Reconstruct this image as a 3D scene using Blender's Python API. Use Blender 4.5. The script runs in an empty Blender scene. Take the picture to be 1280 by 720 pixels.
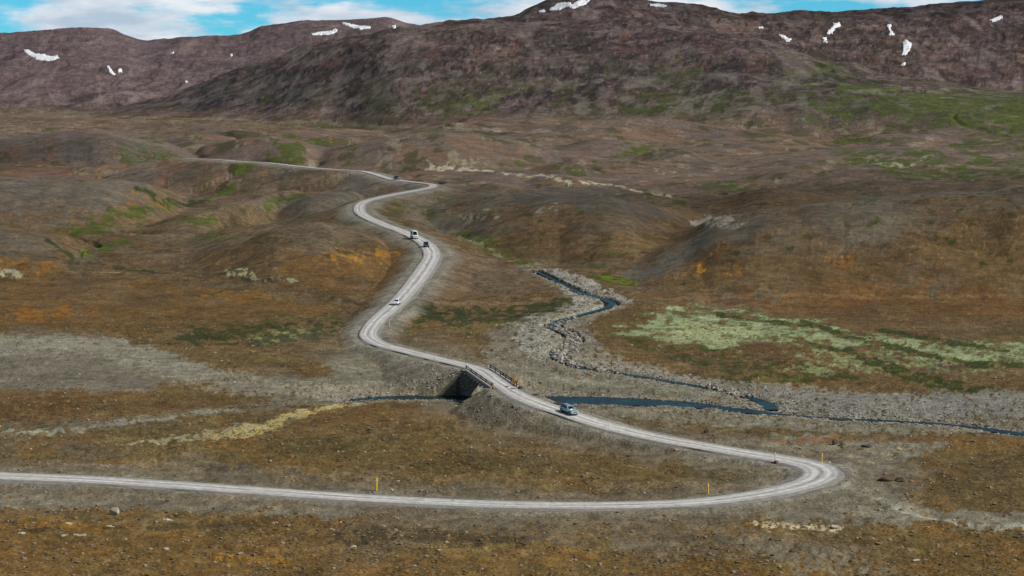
import bpy, bmesh, math, random
import numpy as np
import time
_T0 = time.time()
def tick(n): print('TICK', n, round(time.time() - _T0, 1))
from mathutils import Vector, Matrix

random.seed(4)
S = bpy.context.scene
COL = S.collection
rng = np.random.default_rng(11)

# ------------------------------------------------------------------ survey frame
CAM_H = 51.0
FPX = 2500.0
PITCH = math.atan(235 / 2500.0)
CP, SP = math.cos(PITCH), math.sin(PITCH)

def bearing(px, py):
    """picture point of the survey photo -> plan bearing x/y and rise z/y of its sight line"""
    den = FPX * CP + (360 - py) * SP
    return (px - 640) / den, ((360 - py) * CP - FPX * SP) / den

# ------------------------------------------------------------------ noise
def _hash(ix, iy, seed):
    h = (ix.astype(np.int64) * 374761393 + iy.astype(np.int64) * 668265263 + seed * 974634777) & 0xFFFFFFFF
    h = ((h ^ (h >> 13)) * 1274126177) & 0xFFFFFFFF
    h = h ^ (h >> 16)
    return (h & 0xFFFFFF).astype(np.float32) / float(0xFFFFFF)

def vnoise(x, y, seed=0):
    ix = np.floor(x); iy = np.floor(y)
    fx = (x - ix).astype(np.float32); fy = (y - iy).astype(np.float32)
    fx = fx * fx * fx * (fx * (fx * 6 - 15) + 10); fy = fy * fy * fy * (fy * (fy * 6 - 15) + 10)
    ix = ix.astype(np.int64); iy = iy.astype(np.int64)
    a = _hash(ix, iy, seed); b = _hash(ix + 1, iy, seed)
    c = _hash(ix, iy + 1, seed); d = _hash(ix + 1, iy + 1, seed)
    return (a + (b - a) * fx) * (1 - fy) + (c + (d - c) * fx) * fy

def fbm(x, y, octv=4, seed=0, gain=0.5):
    """0..1"""
    x = np.asarray(x, dtype=np.float64); y = np.asarray(y, dtype=np.float64)
    s = 0; a = 1.0; t = 0
    for o in range(octv):
        s = s + a * vnoise(x, y, seed + o * 17)
        t += a; a *= gain
        x, y = (0.8 * x - 0.6 * y) * 2.03 + 5.3, (0.6 * x + 0.8 * y) * 2.03 + 1.7
    return s / t

def ridged(x, y, octv=4, seed=0):
    x = np.asarray(x, dtype=np.float64); y = np.asarray(y, dtype=np.float64)
    s = 0; a = 1.0; t = 0
    for o in range(octv):
        n = 1 - np.abs(vnoise(x, y, seed + o * 13) * 2 - 1)
        s = s + a * n * n; t += a; a *= 0.5
        x, y = (0.8 * x - 0.6 * y) * 2.1 + 3.3, (0.6 * x + 0.8 * y) * 2.1 + 9.7
    return s / t

def sstep(a, b, x):
    t = np.clip((x - a) / (b - a), 0, 1)
    return t * t * (3 - 2 * t)

# plan range coordinate (about one unit per pixel of range on the open ground)
_gd = np.exp(np.linspace(math.log(8), math.log(30000), 5000))
_gs = np.where(_gd < 1000, 127500 / np.maximum(_gd, 150), 130.0)
_gs = np.where(_gd > 3000, 300.0, _gs)
_gv = np.concatenate([[0], np.cumsum(0.5 * (_gs[1:] + _gs[:-1]) * np.diff(np.log(_gd)))])
def G(D):
    return np.interp(D, _gd, _gv)

# ------------------------------------------------------------------ landform
def layer(nodes, a=0.2, Dx=None, back=1.6, shape=1.0, hs=1.0):
    """ridge or mound: nodes of (px, crest py, base py) ; Dx gives explicit base and crest ranges"""
    us, Db, Dc, hc = [], [], [], []
    for i, n in enumerate(nodes):
        u, rise = bearing(n[0], n[1])
        if Dx is None:
            db = 127500.0 / (n[2] - 125); dc = db * (1 + a)
        else:
            db, dc = Dx[i] if isinstance(Dx, list) else Dx
        us.append(u); Db.append(db); Dc.append(dc); hc.append(hs * max(0.0, CAM_H + rise * dc))
    return dict(u=np.array(us), Db=np.array(Db), Dc=np.array(Dc), h=np.array(hc), back=back, shape=shape)

def smooth_interp(u, us, vs):
    i = np.clip(np.searchsorted(us, u) - 1, 0, len(us) - 2)
    t = np.clip((u - us[i]) / (us[i + 1] - us[i]), 0, 1)
    # monotone-ish cubic
    m = np.gradient(vs, us)
    h = us[i + 1] - us[i]
    t2, t3 = t * t, t * t * t
    return (2*t3-3*t2+1)*vs[i] + (t3-2*t2+t)*h*m[i]*0.6 + (-2*t3+3*t2)*vs[i+1] + (t3-t2)*h*m[i+1]*0.6

def eval_layer(L, u, D):
    Db = smooth_interp(u, L['u'], L['Db']); Dc = smooth_interp(u, L['u'], L['Dc'])
    h = np.maximum(0, smooth_interp(u, L['u'], L['h']))
    t = (D - Db) / (Dc - Db)
    front = np.sin(np.clip(t, 0, 1) * math.pi / 2) ** 1.35
    t2 = np.clip((t - 1) / L['back'], 0, 1)
    bk = 0.5 + 0.5 * np.cos(t2 * math.pi)
    p = np.where(t < 1, front, bk)
    e = sstep(L['u'][0] - .0001, L['u'][0] + 0.012, u) * (1 - sstep(L['u'][-1] - 0.012, L['u'][-1] + .0001, u))
    return h * p * e

MOUNDS = [
 layer([(-300,195,205),(-60,180,205),(20,170,207),(80,165,208),(130,163,208),(190,175,206),(260,196,202)], .12),
 layer([(225,190,192),(260,174,196),(310,166,198),(370,169,200),(430,188,196)], .10),
 layer([(370,192,196),(420,177,202),(480,167,204),(560,165,205),(640,174,203),(710,190,200)], .12),
 layer([(640,178,180),(740,160,178),(860,150,176),(960,158,178),(1060,172,178)], .12),
 layer([(900,196,200),(1000,184,203),(1120,178,204),(1260,184,204),(1500,180,204)], .12),
 layer([(420,262,285),(500,252,298),(560,245,306),(620,238,320),(700,236,332),(760,239,338),(820,256,334),(880,288,322),(950,316,318)], .27, back=1.2, hs=.85),
 layer([(730,352,360),(790,338,374),(850,304,378),(900,280,380),(960,266,380),(1020,256,378),(1100,251,376),(1200,243,375),(1280,234,375),(1500,225,375),(2100,235,370)], .26),
 layer([(840,264,266),(900,246,272),(960,237,276),(1020,242,272),(1090,260,266)], .14),
 layer([(960,236,242),(1060,225,248),(1160,229,252),(1280,223,250),(1600,215,250)], .14),
 layer([(-500,225,300),(0,224,300),(60,226,300),(120,224,298),(180,230,290),(235,257,280),(275,270,276)], .2),
 layer([(90,350,356),(160,338,360),(230,318,362),(290,298,366),(350,283,370),(400,277,370),(430,281,370),(465,292,366),(495,305,360),(530,335,345)], .24, hs=.82),
 layer([(300,264,268),(340,250,280),(400,243,288),(440,244,282),(472,254,268)], .12),
 layer([(-400,290,345),(-60,290,345),(0,291,345),(60,299,345),(110,318,342),(185,342,344)], .16),
 layer([(100,312,314),(180,284,304),(240,264,300),(300,250,290),(350,242,276),(400,240,262)], .08),
 layer([(-300,200,240),(60,210,226),(160,202,226),(300,204,224),(380,216,222)], .06),
]
MOUNTAINS = [
 layer([(-800,150,0),(60,146,0),(130,138,0),(200,121,0),(300,89,0),(400,57,0),(500,38,0),(600,30,0),(700,28,0),(840,30,0),(930,48,0),(1020,70,0),(1120,92,0),(1280,118,0),(1500,140,0),(2200,150,0)],
       Dx=[(5000,6000),(5000,6200),(4900,6200),(4600,6000),(4200,5600),(3900,5300),(3600,5000),(3500,4900),(3400,4800),(3250,4700),(3100,4400),(3000,4200),(2900,4000),(2800,3800),(2700,3500),(2600,3400)], back=2.5),
 layer([(-200,150,0),(150,140,0),(300,95,0),(400,58,0),(460,43,0),(520,33,0),(580,28,0),(640,19,0),(665,8,0),(690,-1,0),(760,-8,0),(830,2,0),(860,6,0),(930,16,0),(1020,14,0),(1100,12,0),(1200,6,0),(1240,1,0),(1300,-6,0),(1600,-20,0),(2300,-10,0)],
       Dx=(4900,6800), back=2.5),
 layer([(-1400,60,0),(-300,50,0),(0,43,0),(60,38,0),(100,36,0),(140,40,0),(180,50,0),(240,47,0),(300,44,0),(330,35,0),(400,26,0),(460,24,0),(482,21,0),(515,31,0),(600,40,0),(800,80,0),(1000,130,0)],
       Dx=(6300,8600), back=2.0),
]

_r = np.random.default_rng(77)
HUMPS = []
for _k in range(150):
    _D = math.exp(_r.uniform(math.log(720), math.log(3300))); _p = _r.uniform(-250, 1550); 
    if 290 < _p < 600 and 740 < _D < 1900: continue
    if _D < 950 and _p > 480: continue
    if _D < 850: continue
    HUMPS.append(((_p - 640) / 2500.0, _D, _r.uniform(35, 120) / 2500.0, _D * _r.uniform(.035, .085), _r.uniform(.3, 1.0) * np.interp(_D, [800, 1500, 3300], [3, 7, 15]), _r.uniform(-.6, .6)))
def eval_hump(h, u, D):
    a = (u - h[0]) / h[2]; b = (D - h[1]) / h[3] + h[5] * a
    r2 = a * a + b * b
    return h[4] * np.clip(1 - r2, 0, 1) ** 1.6

def H_base(x, y, grid=None):
    """natural landform at plan points (no road cut, no river)"""
    D = np.maximum(y, 5.0); u = x / D
    if grid is not None:                 # rows and columns of the survey grid
        ru, rd = grid; s = np.zeros(x.shape)
        for L in MOUNDS:
            c0, c1 = np.searchsorted(ru, L['u'][0] - .001), np.searchsorted(ru, L['u'][-1] + .001)
            r0, r1 = np.searchsorted(rd, L['Db'].min() * .9), np.searchsorted(rd, (L['Dc'] + L['back'] * (L['Dc'] - L['Db'])).max() * 1.1)
            s[r0:r1, c0:c1] += eval_layer(L, ru[None, c0:c1], rd[r0:r1, None]) ** 3
        for hp in HUMPS:
            c0, c1 = np.searchsorted(ru, hp[0] - hp[2]), np.searchsorted(ru, hp[0] + hp[2])
            r0, r1 = np.searchsorted(rd, hp[1] - hp[3] * 1.7), np.searchsorted(rd, hp[1] + hp[3] * 1.7)
            s[r0:r1, c0:c1] += eval_hump(hp, ru[None, c0:c1], rd[r0:r1, None]) ** 3
        hm = np.cbrt(s); ms = []
        for L in MOUNTAINS:
            m_ = np.zeros(x.shape); r0 = np.searchsorted(rd, 2400)
            m_[r0:] = eval_layer(L, ru[None, :], rd[r0:, None]); ms.append(m_)
    else:
        s = 0
        for L in MOUNDS:
            s = s + eval_layer(L, u, D) ** 3
        hm = np.cbrt(s); ms = [eval_layer(L, u, D) for L in MOUNTAINS]
    amp = np.interp(D, [10, 300, 480, 900, 1800, 3000, 5000], [.5, .4, .7, 2.4, 13.0, 24.0, 12.0])
    wl = 1.0
    n1 = fbm(x / 60.0, y / 60.0, 3, 3) - .5
    n2 = fbm(x / 190.0 + 7, y / 260.0, 3, 5) - .5
    n3 = fbm(x / 420.0 + 3, y / 560.0 + 1, 3, 9) - .5
    near = sstep(1400, 500, D)
    z = amp * (n1 * near * 1.2 + n2 * 1.3 * (1 - near * .4) + n3 * (1 - near) * 2.0)
    mh = np.maximum(np.maximum(ms[0], ms[1]), ms[2])
    act = sstep(0, 60, mh)
    g1 = ridged(x / 380.0, y / 700.0, 4, 21) - .45
    g2 = ridged(x / 120.0 + 4, y / 330.0, 3, 31) - .45
    mz = [m * (1 + .0 * m) for m in ms]
    mtn = np.maximum(np.maximum(mz[0], mz[1]), mz[2])
    rough = np.clip(mh / 130.0, 0, 1)
    taper = 1 - .75 * sstep(0, 1, np.clip((mh - 330) / 120.0, 0, 1))
    g3 = ridged(x / 48.0 + 2, y / 120.0, 2, 36) - .45
    mtn = mtn + act * rough * (g1 * 26 + g2 * 9 + g3 * 3.5) * taper * .8
    # terraces of old lava flows
    step = np.sin(mtn / 9.0 + (fbm(x / 300, y / 300, 2, 77) - .5) * 7) * 2.2 * rough
    # rise towards the lookout hill the camera stands on
    rise = np.interp(D, [5, 20, 185], [49.2, 45.5, 0.0])
    rise = np.where(D < 185, np.maximum(rise, 0), 0)
    rise = np.where(D < 5, 49.2, rise)
    return z * (1 - .7 * act) + hm + mtn + step + rise, hm, ms

def at_level(px, py, z):
    u, rise = bearing(px, py)
    D = (z - CAM_H) / rise
    return (u * D, D, z)

def spline(P, closed=False, step=1.5, rel=0.004):
    """Catmull-Rom through 3D points, resampled"""
    P = np.array(P, float)
    Q = np.vstack([2*P[0]-P[1], P, 2*P[-1]-P[-2]])
    out = []
    for i in range(1, len(Q) - 2):
        p0, p1, p2, p3 = Q[i-1], Q[i], Q[i+1], Q[i+2]
        L = np.linalg.norm(p2 - p1); n = max(2, int(L / max(step, rel * p1[1])))
        # centripetal parametrisation
        t0 = 0; t1 = t0 + max(np.linalg.norm(p1-p0),1e-3)**.5; t2 = t1 + max(np.linalg.norm(p2-p1),1e-3)**.5; t3 = t2 + max(np.linalg.norm(p3-p2),1e-3)**.5
        for t in np.linspace(t1, t2, n, endpoint=False):
            A1 = (t1-t)/(t1-t0)*p0 + (t-t0)/(t1-t0)*p1
            A2 = (t2-t)/(t2-t1)*p1 + (t-t1)/(t2-t1)*p2
            A3 = (t3-t)/(t3-t2)*p2 + (t-t2)/(t3-t2)*p3
            B1 = (t2-t)/(t2-t0)*A1 + (t-t0)/(t2-t0)*A2
            B2 = (t3-t)/(t3-t1)*A2 + (t-t1)/(t3-t1)*A3
            out.append((t2-t)/(t2-t1)*B1 + (t-t1)/(t2-t1)*B2)
    out.append(Q[-2])
    return np.array(out)

# ------------------------------------------------------------------ road line (survey points with level)
ROAD_PTS = [(-160,590,.9),(-60,592,.7),(0,595,.6),(100,599,.5),(200,605,.5),(300,612,.4),(400,619,.35),(480,624,.3),(560,628,.3),(640,631,.3),(720,632,.3),(800,631,.3),
 (870,628,.3),(930,621,.35),(980,612,.4),(1015,602,.4),(1027,592,.4),(1018,583,.4),(985,575,.45),(940,568,.5),(880,558,.6),(830,549,.8),(780,538,1.2),(740,527,1.7),
 (711,517.5,2.2),(680,507,2.9),(650,495,3.5),(630,483.5,3.75),(598,462,3.75),(570,454,3.0),(540,447,2.0),(500,437,1.1),(475,430,.8),(461,420,.8),
 (470,402,1.0),(495,380,1.6),(515,358,2.3),(532,335,3.2),(540,318,4.0),(530,303,5.0),(505,290,6.0),(478,280,7.0),(456,270,8.0),(449,262,8.5),
 (456,252,9.0),(485,244.5,9.5),(520,238,10),(540,233.5,10),(538,230,10),(515,227.5,10),(490,224,10.5),(470,218,11),(452,214,12),(430,211.8,13),(400,210.3,13.5),(370,207.5,14),(335,203.5,15),(295,201,16),(270,199.5,16),(230,198,15)]
ROAD = spline([at_level(*p) for p in ROAD_PTS])
for _ in range(6):
    ROAD[1:-1, 2] = .25*ROAD[:-2, 2] + .5*ROAD[1:-1, 2] + .25*ROAD[2:, 2]
_rs = np.concatenate([[0], np.cumsum(np.linalg.norm(np.diff(ROAD[:, :2], axis=0), axis=1))])
E_S = np.array(at_level(630, 483.5, 3.75)); E_N = np.array(at_level(598, 462, 3.75))
def road_s(p):
    return _rs[np.argmin(np.linalg.norm(ROAD[:, :2] - np.array(p)[:2], axis=1))]
S_A, S_B = sorted((road_s(E_S), road_s(E_N)))
def road_at(s):
    return np.array([np.interp(s, _rs, ROAD[:, k]) for k in range(3)])
def road_halfw(s, D):
    w = np.interp(D, [250, 275, 340, 440, 560, 700, 900, 1500], [2.7, 3.3, 2.3, 2.5, 3.5, 2.9, 2.6, 2.4])
    b = np.minimum(np.abs(s - S_A), np.abs(s - S_B)); ins = (s > S_A) & (s < S_B)
    k = np.where(ins, 0, np.clip(b / 18, 0, 1))
    return 2.0 + (w - 2.0) * (k * k * (3 - 2 * k))

# ------------------------------------------------------------------ watercourses
WZ = -0.55
RIV_MAIN = [(395,503,7),(440,500,.8),(480,497.5,1.3),(520,497,2.4),(580,496.5,3.2),(640,498,3.4),(700,500,3.6),(780,502,3.4),(850,505,2.4),(900,510,1.4),(945,515,1.3),(985,519,.45),(1040,523,.5),(1100,526,.75),(1160,529,.6),(1220,535,.8),(1290,544,1.1),(1400,552,1.6),(1550,556,1.8),(1720,566,2)]
RIV_UP = [(965,512,0.8008,-0.55),(955,503,0.7392,-0.5),(925,494,0.5544,-0.4),(880,484,0.4928,-0.25),(820,474,0.4928,-0.1),(770,466,0.4928,0),(725,459,0.616,0.1),(697,447,0.8008,0.2),(700,438,0.8624,0.25),(716,427,0.8008,0.3),(708,416,0.7392,0.4),(690,408,0.8008,0.5),(700,401,0.7392,0.6),(735,391,0.4235,0.75),(765,381,0.462,0.9),(755,374,0.462,1),(730,367,0.385,1.2),(705,356,0.17325,1.5),(685,346,0.154,1.8),(668,338,0.13475,2.1)]
RIVERS = []
def river_line(pts):
    W = []
    for p in pts:
        z = p[3] if len(p) > 3 else WZ
        x, y, z = at_level(p[0], p[1], z)
        W.append((x, y, z, p[2]))
    return spline(W, step=1.2)
RIVERS.append(river_line([p if len(p) > 3 else (p[0], p[1], p[2]) for p in RIV_MAIN[1:]]))
RIVERS.append(river_line(RIV_UP))

# ------------------------------------------------------------------ terrain grid
def make_rows():
    D = [8.0]
    while D[-1] < 150: D.append(D[-1] * 1.06)
    D.append(165.0); D.append(178.0)
    while D[-1] < 11500:
        d = D[-1]
        if d < 200: st = .9
        elif d < 560: st = min(d * d / 127500.0 * 1.0, 1.4)
        elif d < 3000: st = max(1.4, .0030 * d)
        elif d < 7500: st = .0024 * d
        else: st = .006 * d
        D.append(d + st)
    return np.array(D)
RD = make_rows()
fine = np.arange(-760, 760.1, 1.2) / 2500.0
out = [];  q = 760 / 2500.0; st = .0006
while q < 1.6:
    st *= 1.12; q += min(st, .06); out.append(q)
out = np.array(out)
CU = np.concatenate([-out[::-1], fine, out])
NR, NC = len(RD), len(CU)
print('grid', NR, NC, NR * NC)
DD = np.repeat(RD[:, None], NC, 1); UU = np.repeat(CU[None, :], NR, 0)
X = UU * DD; Y = DD
Z, HM, MS = H_base(X, Y, (CU, RD))
# drainage lines wind between the mounds and bite into the plain
_lx, _ly = UU * 2500.0, np.log(DD) * 2500.0
_dn = fbm(_lx / 210. + 3, _ly / 420. + 1, 3, 301, .45)
DRAIN = sstep(.93, .995, 1 - np.abs(_dn - .5) * 2) * sstep(520, 800, Y) * sstep(3600, 2700, Y) * (1 - sstep(.5, 4, HM))
Z = Z - DRAIN * np.interp(Y, [500, 1500, 3000], [1.2, 3.0, 5.0])
ZB = Z.copy()

_rok = RD > 150
def hits(pts, z_off=0.0):
    """plan points where sight lines meet the natural ground"""
    out = []; rd = RD[_rok]
    for (px, py) in pts:
        u, rise = bearing(px, py)
        c = int(np.clip(np.searchsorted(CU, u) - 1, 0, NC - 2)); f = (u - CU[c]) / (CU[c+1] - CU[c])
        d = CAM_H + rise * rd - (ZB[_rok, c] * (1 - f) + ZB[_rok, c+1] * f) - z_off
        k = int(np.argmax(d < 0))
        if d[k] >= 0: k = len(d) - 1
        D = rd[k]
        if k > 0 and d[k] < 0: D = rd[k-1] + (rd[k] - rd[k-1]) * d[k-1] / (d[k-1] - d[k] + 1e-9)
        out.append((u * D, D))
    return np.array(out)

def dist_field(line, reach, extra_cols=None):
    """nearest distance on the grid to a polyline, with its arc position; arrays only valid where dist<reach"""
    dist = np.full((NR, NC), 1e9, np.float32); par = np.zeros((NR, NC), np.float32)
    s0 = 0.0
    for i in range(len(line) - 1):
        a = line[i, :2]; b = line[i + 1, :2]; ab = b - a; L = float(np.hypot(*ab))
        R = reach(a[1])
        y0, y1 = min(a[1], b[1]) - R, max(a[1], b[1]) + R
        r0, r1 = np.searchsorted(RD, y0), np.searchsorted(RD, y1)
        ul = [(min(a[0], b[0]) - R) / yy for yy in (max(y0, 5), y1)]; uh = [(max(a[0], b[0]) + R) / yy for yy in (max(y0, 5), y1)]
        c0, c1 = np.searchsorted(CU, min(ul)), np.searchsorted(CU, max(uh))
        if r1 > r0 and c1 > c0 and L > 1e-6:
            px = X[r0:r1, c0:c1] - a[0]; py = Y[r0:r1, c0:c1] - a[1]
            t = np.clip((px * ab[0] + py * ab[1]) / (L * L), 0, 1)
            d = np.hypot(px - t * ab[0], py - t * ab[1])
            sub = dist[r0:r1, c0:c1]; m = d < sub
            sub[m] = d[m]; par[r0:r1, c0:c1][m] = (s0 + t * L)[m]
        s0 += L
    return dist, par

def arc(line):
    return np.concatenate([[0], np.cumsum(np.linalg.norm(np.diff(line[:, :2], axis=0), axis=1))])

# broad flattening of the valley floor round the streams, then the channels
WET = np.full((NR, NC), 1e9, np.float32); LO = np.full((NR, NC), -1e9)
gauge = fbm(X / 7.0, Y / 7.0, 3, 91)
for R in RIVERS:
    dist, par = dist_field(R, lambda y: 60)
    s = arc(R); wz = np.interp(par, s, R[:, 2]); hw = np.interp(par, s, R[:, 3])
    e = dist - hw * (.3 + 1.3 * gauge)
    hi = np.where(e < 0, wz - .35, wz - .2 + np.maximum(0, e) * (.10 + .05 * gauge)) + np.maximum(0, dist - 25) * .5
    act = dist < 59
    Z = np.where(act, np.minimum(Z, hi), Z)
    LO = np.where(act, np.maximum(LO, wz + .10 + .12 * gauge - np.maximum(0, dist - 9) * .12), LO)
    WET = np.minimum(WET, np.where(act, e, 1e9))
Z = np.where(WET > 1.6, np.maximum(Z, LO), Z)

rdist, rpar = dist_field(ROAD, lambda y: 30 + .05 * y)
rz = np.interp(rpar, _rs, ROAD[:, 2]); 
rhw = road_halfw(rpar, Y)
act = rdist < 29 + .05 * Y
inspan = (rpar > S_A + .3) & (rpar < S_B - .3)
e = np.maximum(0, rdist - rhw - .6 - .0022 * Y)
sl = np.where(Y > 350, .26, .55)
# the fill cone: ends of the bridge must not spill past the abutments
lo = rz - .12 - .00012 * Y - e * sl
hi = rz - .12 - .00012 * Y + e * np.interp(Y, [260, 450, 600, 900, 1500], [.16, .14, .11, .10, .10])
hi = hi + np.maximum(0, e - 22) * .28 + np.maximum(0, e - 34) * .5
Zr = np.minimum(np.maximum(Z, lo), hi)
FILL = np.where(act & ~inspan, Zr - Z, 0)
Z = np.where(act & ~inspan, Zr, Z)
# banks under the bridge: slopes running down from both bridge ends
din = np.minimum(np.abs(rpar - S_A), np.abs(rpar - S_B))
lo2 = rz - 2.6 - din * .8 - np.maximum(0, rdist - 2.2) * .8
Z = np.where(act & inspan, np.maximum(Z, lo2), Z)
RE = np.where(act, rdist - rhw, 1e9)

# fine relief
midr = sstep(420, 560, Y) * sstep(1700, 1000, Y) * sstep(0, 12, np.minimum(RE, 80)) * sstep(0, 14, np.minimum(WET, 80))
Z = Z + midr * ((fbm(X / 22., Y / 26., 3, 71) - .5) * 2.6 - (ridged(X / 34. + 5, Y / 60., 2, 75) - .5) * 1.5)
near = sstep(900, 300, Y)
soft = sstep(0, 2.5, np.minimum(RE, 50)) * sstep(-.5, 1.5, np.minimum(WET, 50)) * np.where(inspan & act, 0, 1)
Z = Z + soft * near * ((fbm(X / 2.6, Y / 2.6, 3, 41) - .5) * .55 + (fbm(X / .9, Y / .9, 2, 47) - .5) * .22)
soft2 = sstep(0, 20, np.minimum(RE, 80))
Z = Z + soft2 * sstep(500, 1500, Y) * (fbm(X / 40., Y / 40., 3, 61) - .5) * 2.0

def ground_z(x, y):
    """height of the finished ground mesh at plan points"""
    x = np.asarray(x, float); y = np.asarray(y, float); u = x / y
    r = np.clip(np.searchsorted(RD, y) - 1, 0, NR - 2); c = np.clip(np.searchsorted(CU, u) - 1, 0, NC - 2)
    fr = np.clip((y - RD[r]) / (RD[r+1] - RD[r]), 0, 1); fc = np.clip((u - CU[c]) / (CU[c+1] - CU[c]), 0, 1)
    return (Z[r, c]*(1-fr)*(1-fc) + Z[r+1, c]*fr*(1-fc) + Z[r, c+1]*(1-fr)*fc + Z[r+1, c+1]*fr*fc)

tick('terrain')
# ------------------------------------------------------------------ surface cover, mapped in plan
KALB = 1.0
def rgb(r, g, b):
    c = np.array([r, g, b], float) / 255.0
    return np.where(c <= .04045, c / 12.92, ((c + .055) / 1.055) ** 2.4) * KALB

V = G(Y).astype(np.float32)                 # range coordinate
VB = G(RD)
UB = CU * FPX
LX = UU * 2500.0; LY = np.log(DD) * 2500.0    # scale-free plan coordinates
Wn1 = fbm(LX / 26., LY / 60., 4, 101) - .5
Wn2 = fbm(LX / 26. + 31, LY / 60. + 8, 4, 111) - .5
Nmid = fbm(LX / 34., LY / 90., 5, 121, .6)
Nbig = fbm(LX / 150., LY / 420., 4, 131)
Nfin = fbm(LX / 5., LY / 22., 4, 141, .65)
Nfin2 = fbm(LX / 3.2 + 9, LY / 12., 3, 151, .7)
Nblk = fbm(LX / 11., LY / 30., 4, 161, .6)

tick('noises')
C = np.zeros((NR, NC, 3), np.float32)
ROCK = np.zeros((NR, NC), np.float32)       # how stony (drives the pebbles of the shader)

def mixc(m, col, sl=(slice(None), slice(None))):
    C[sl] += (np.asarray(col, np.float32) - C[sl]) * m[..., None]

def plan_pts(pts):
    # cover that leaves the survey photo carries on beyond its edges
    pts = [(x + 420, y) if x >= 1275 else (x - 420, y) if x <= 5 else (x, y) for x, y in pts]
    q = [pts[0]]
    for a, b in zip(pts[:-1], pts[1:]):
        n = max(1, min(24, int(math.hypot(b[0] - a[0], b[1] - a[1]) / 14)))
        q += [(a[0] + (b[0] - a[0]) * k / n, a[1] + (b[1] - a[1]) * k / n) for k in range(1, n + 1)]
    w = hits(q)
    return np.stack([w[:, 0] / w[:, 1] * FPX, G(w[:, 1])], 1)

def window(P, pad):
    r0, r1 = np.searchsorted(VB, P[:, 1].min() - pad), np.searchsorted(VB, P[:, 1].max() + pad)
    c0, c1 = np.searchsorted(UB, P[:, 0].min() - pad), np.searchsorted(UB, P[:, 0].max() + pad)
    return slice(r0, max(r1, r0 + 1)), slice(c0, max(c1, c0 + 1))

def seg_d(qx, qy, a, b):
    ab = b - a; L2 = max(float(ab @ ab), 1e-9)
    t = np.clip(((qx - a[0]) * ab[0] + (qy - a[1]) * ab[1]) / L2, 0, 1)
    return np.hypot(qx - a[0] - t * ab[0], qy - a[1] - t * ab[1])

def m_poly(pts, feather=4, warp=14):
    P = plan_pts(list(pts) + [pts[0]])[:-1]; pad = feather + warp
    sl = window(P, pad)
    qx = LX[sl] + Wn1[sl] * warp * 2; qy = V[sl] + Wn2[sl] * warp
    d = np.full(qx.shape, 1e9, np.float32); ins = np.zeros(qx.shape, bool)
    n = len(P)
    for i in range(n):
        a, b = P[i], P[(i + 1) % n]
        d = np.minimum(d, seg_d(qx, qy, a, b))
        if abs(a[1] - b[1]) > 1e-9:
            cr = ((a[1] > qy) != (b[1] > qy)) & (qx < (b[0] - a[0]) * (qy - a[1]) / (b[1] - a[1]) + a[0])
            ins ^= cr
    sd = np.where(ins, d, -d)
    return sl, sstep(-feather, feather, sd)

def m_line(pts, w, feather=2, warp=6):
    P = plan_pts(pts); wmax = max(w) if isinstance(w, (list, tuple)) else w
    if isinstance(w, (list, tuple)): w = list(np.interp(np.linspace(0, 1, len(P)), np.linspace(0, 1, len(w)), w))
    pad = feather + warp + wmax
    sl = window(P, pad)
    qx = LX[sl] + Wn1[sl] * warp * 2; qy = V[sl] + Wn2[sl] * warp
    m = np.zeros(qx.shape, np.float32)
    for i in range(len(P) - 1):
        ww = w if not isinstance(w, (list, tuple)) else .5 * (w[i] + w[i + 1])
        m = np.maximum(m, 1 - sstep(ww - feather, ww + feather, seg_d(qx, qy, P[i], P[i + 1])))
    return sl, m

def breakup(m, n, b):
    """dissolve a mask with noise; b = 0 keeps it whole"""
    if b <= 0: return m
    q = np.clip((n - .3) / .4, 0, 1)
    return sstep(-.14, .14, (1 - q) - (b + (1 - m))) * (m > .01)

def paint(kind, col, st, pts, p1, p2=3, warp=8, b=0.0, noise=None, rock=None):
    if kind == 'P': sl, m = m_poly(pts, p1, warp)
    else: sl, m = m_line(pts, p1, p2, warp)
    n = (Nblk if noise is None else noise)[sl]
    m = breakup(m, n, b) * st
    mixc(m, rgb(*col), sl)
    if rock is not None: ROCK[sl] += (rock - ROCK[sl]) * m
    return sl, m

# --- ground tone: dry heath browns over grey-brown scree
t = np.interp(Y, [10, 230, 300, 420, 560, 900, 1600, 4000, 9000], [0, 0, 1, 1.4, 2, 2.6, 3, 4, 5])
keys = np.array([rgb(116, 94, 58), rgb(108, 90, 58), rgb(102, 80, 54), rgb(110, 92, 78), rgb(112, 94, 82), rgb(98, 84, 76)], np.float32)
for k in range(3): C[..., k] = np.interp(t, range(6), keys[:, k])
mixc(sstep(.46, .68, Nmid) * .6, rgb(78, 60, 36))
mixc(sstep(.5, .7, Nbig) * .55, rgb(112, 98, 82))
mixc(sstep(.48, .66, fbm(LX / 60. + 4, LY / 130., 4, 171)) * .5 * sstep(700, 300, Y), rgb(124, 88, 40))
mixc(sstep(.60, .72, Nfin) * .5, rgb(66, 54, 34))
mixc(sstep(.60, .76, Nfin2) * .4, rgb(142, 122, 92))
# crests of the mounds are bare dark grit, their feet rusty heath
hn = sstep(4, 13, HM) * sstep(3600, 2200, Y)
mixc(hn * .85 * sstep(.25, .6, .5 + (Nbig - .5) * 1.3), rgb(102, 94, 86))
foot = sstep(.2, 3, HM) * (1 - sstep(5, 13, HM)) * sstep(1600, 800, Y)
mixc(foot * .35, rgb(108, 82, 52))

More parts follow.
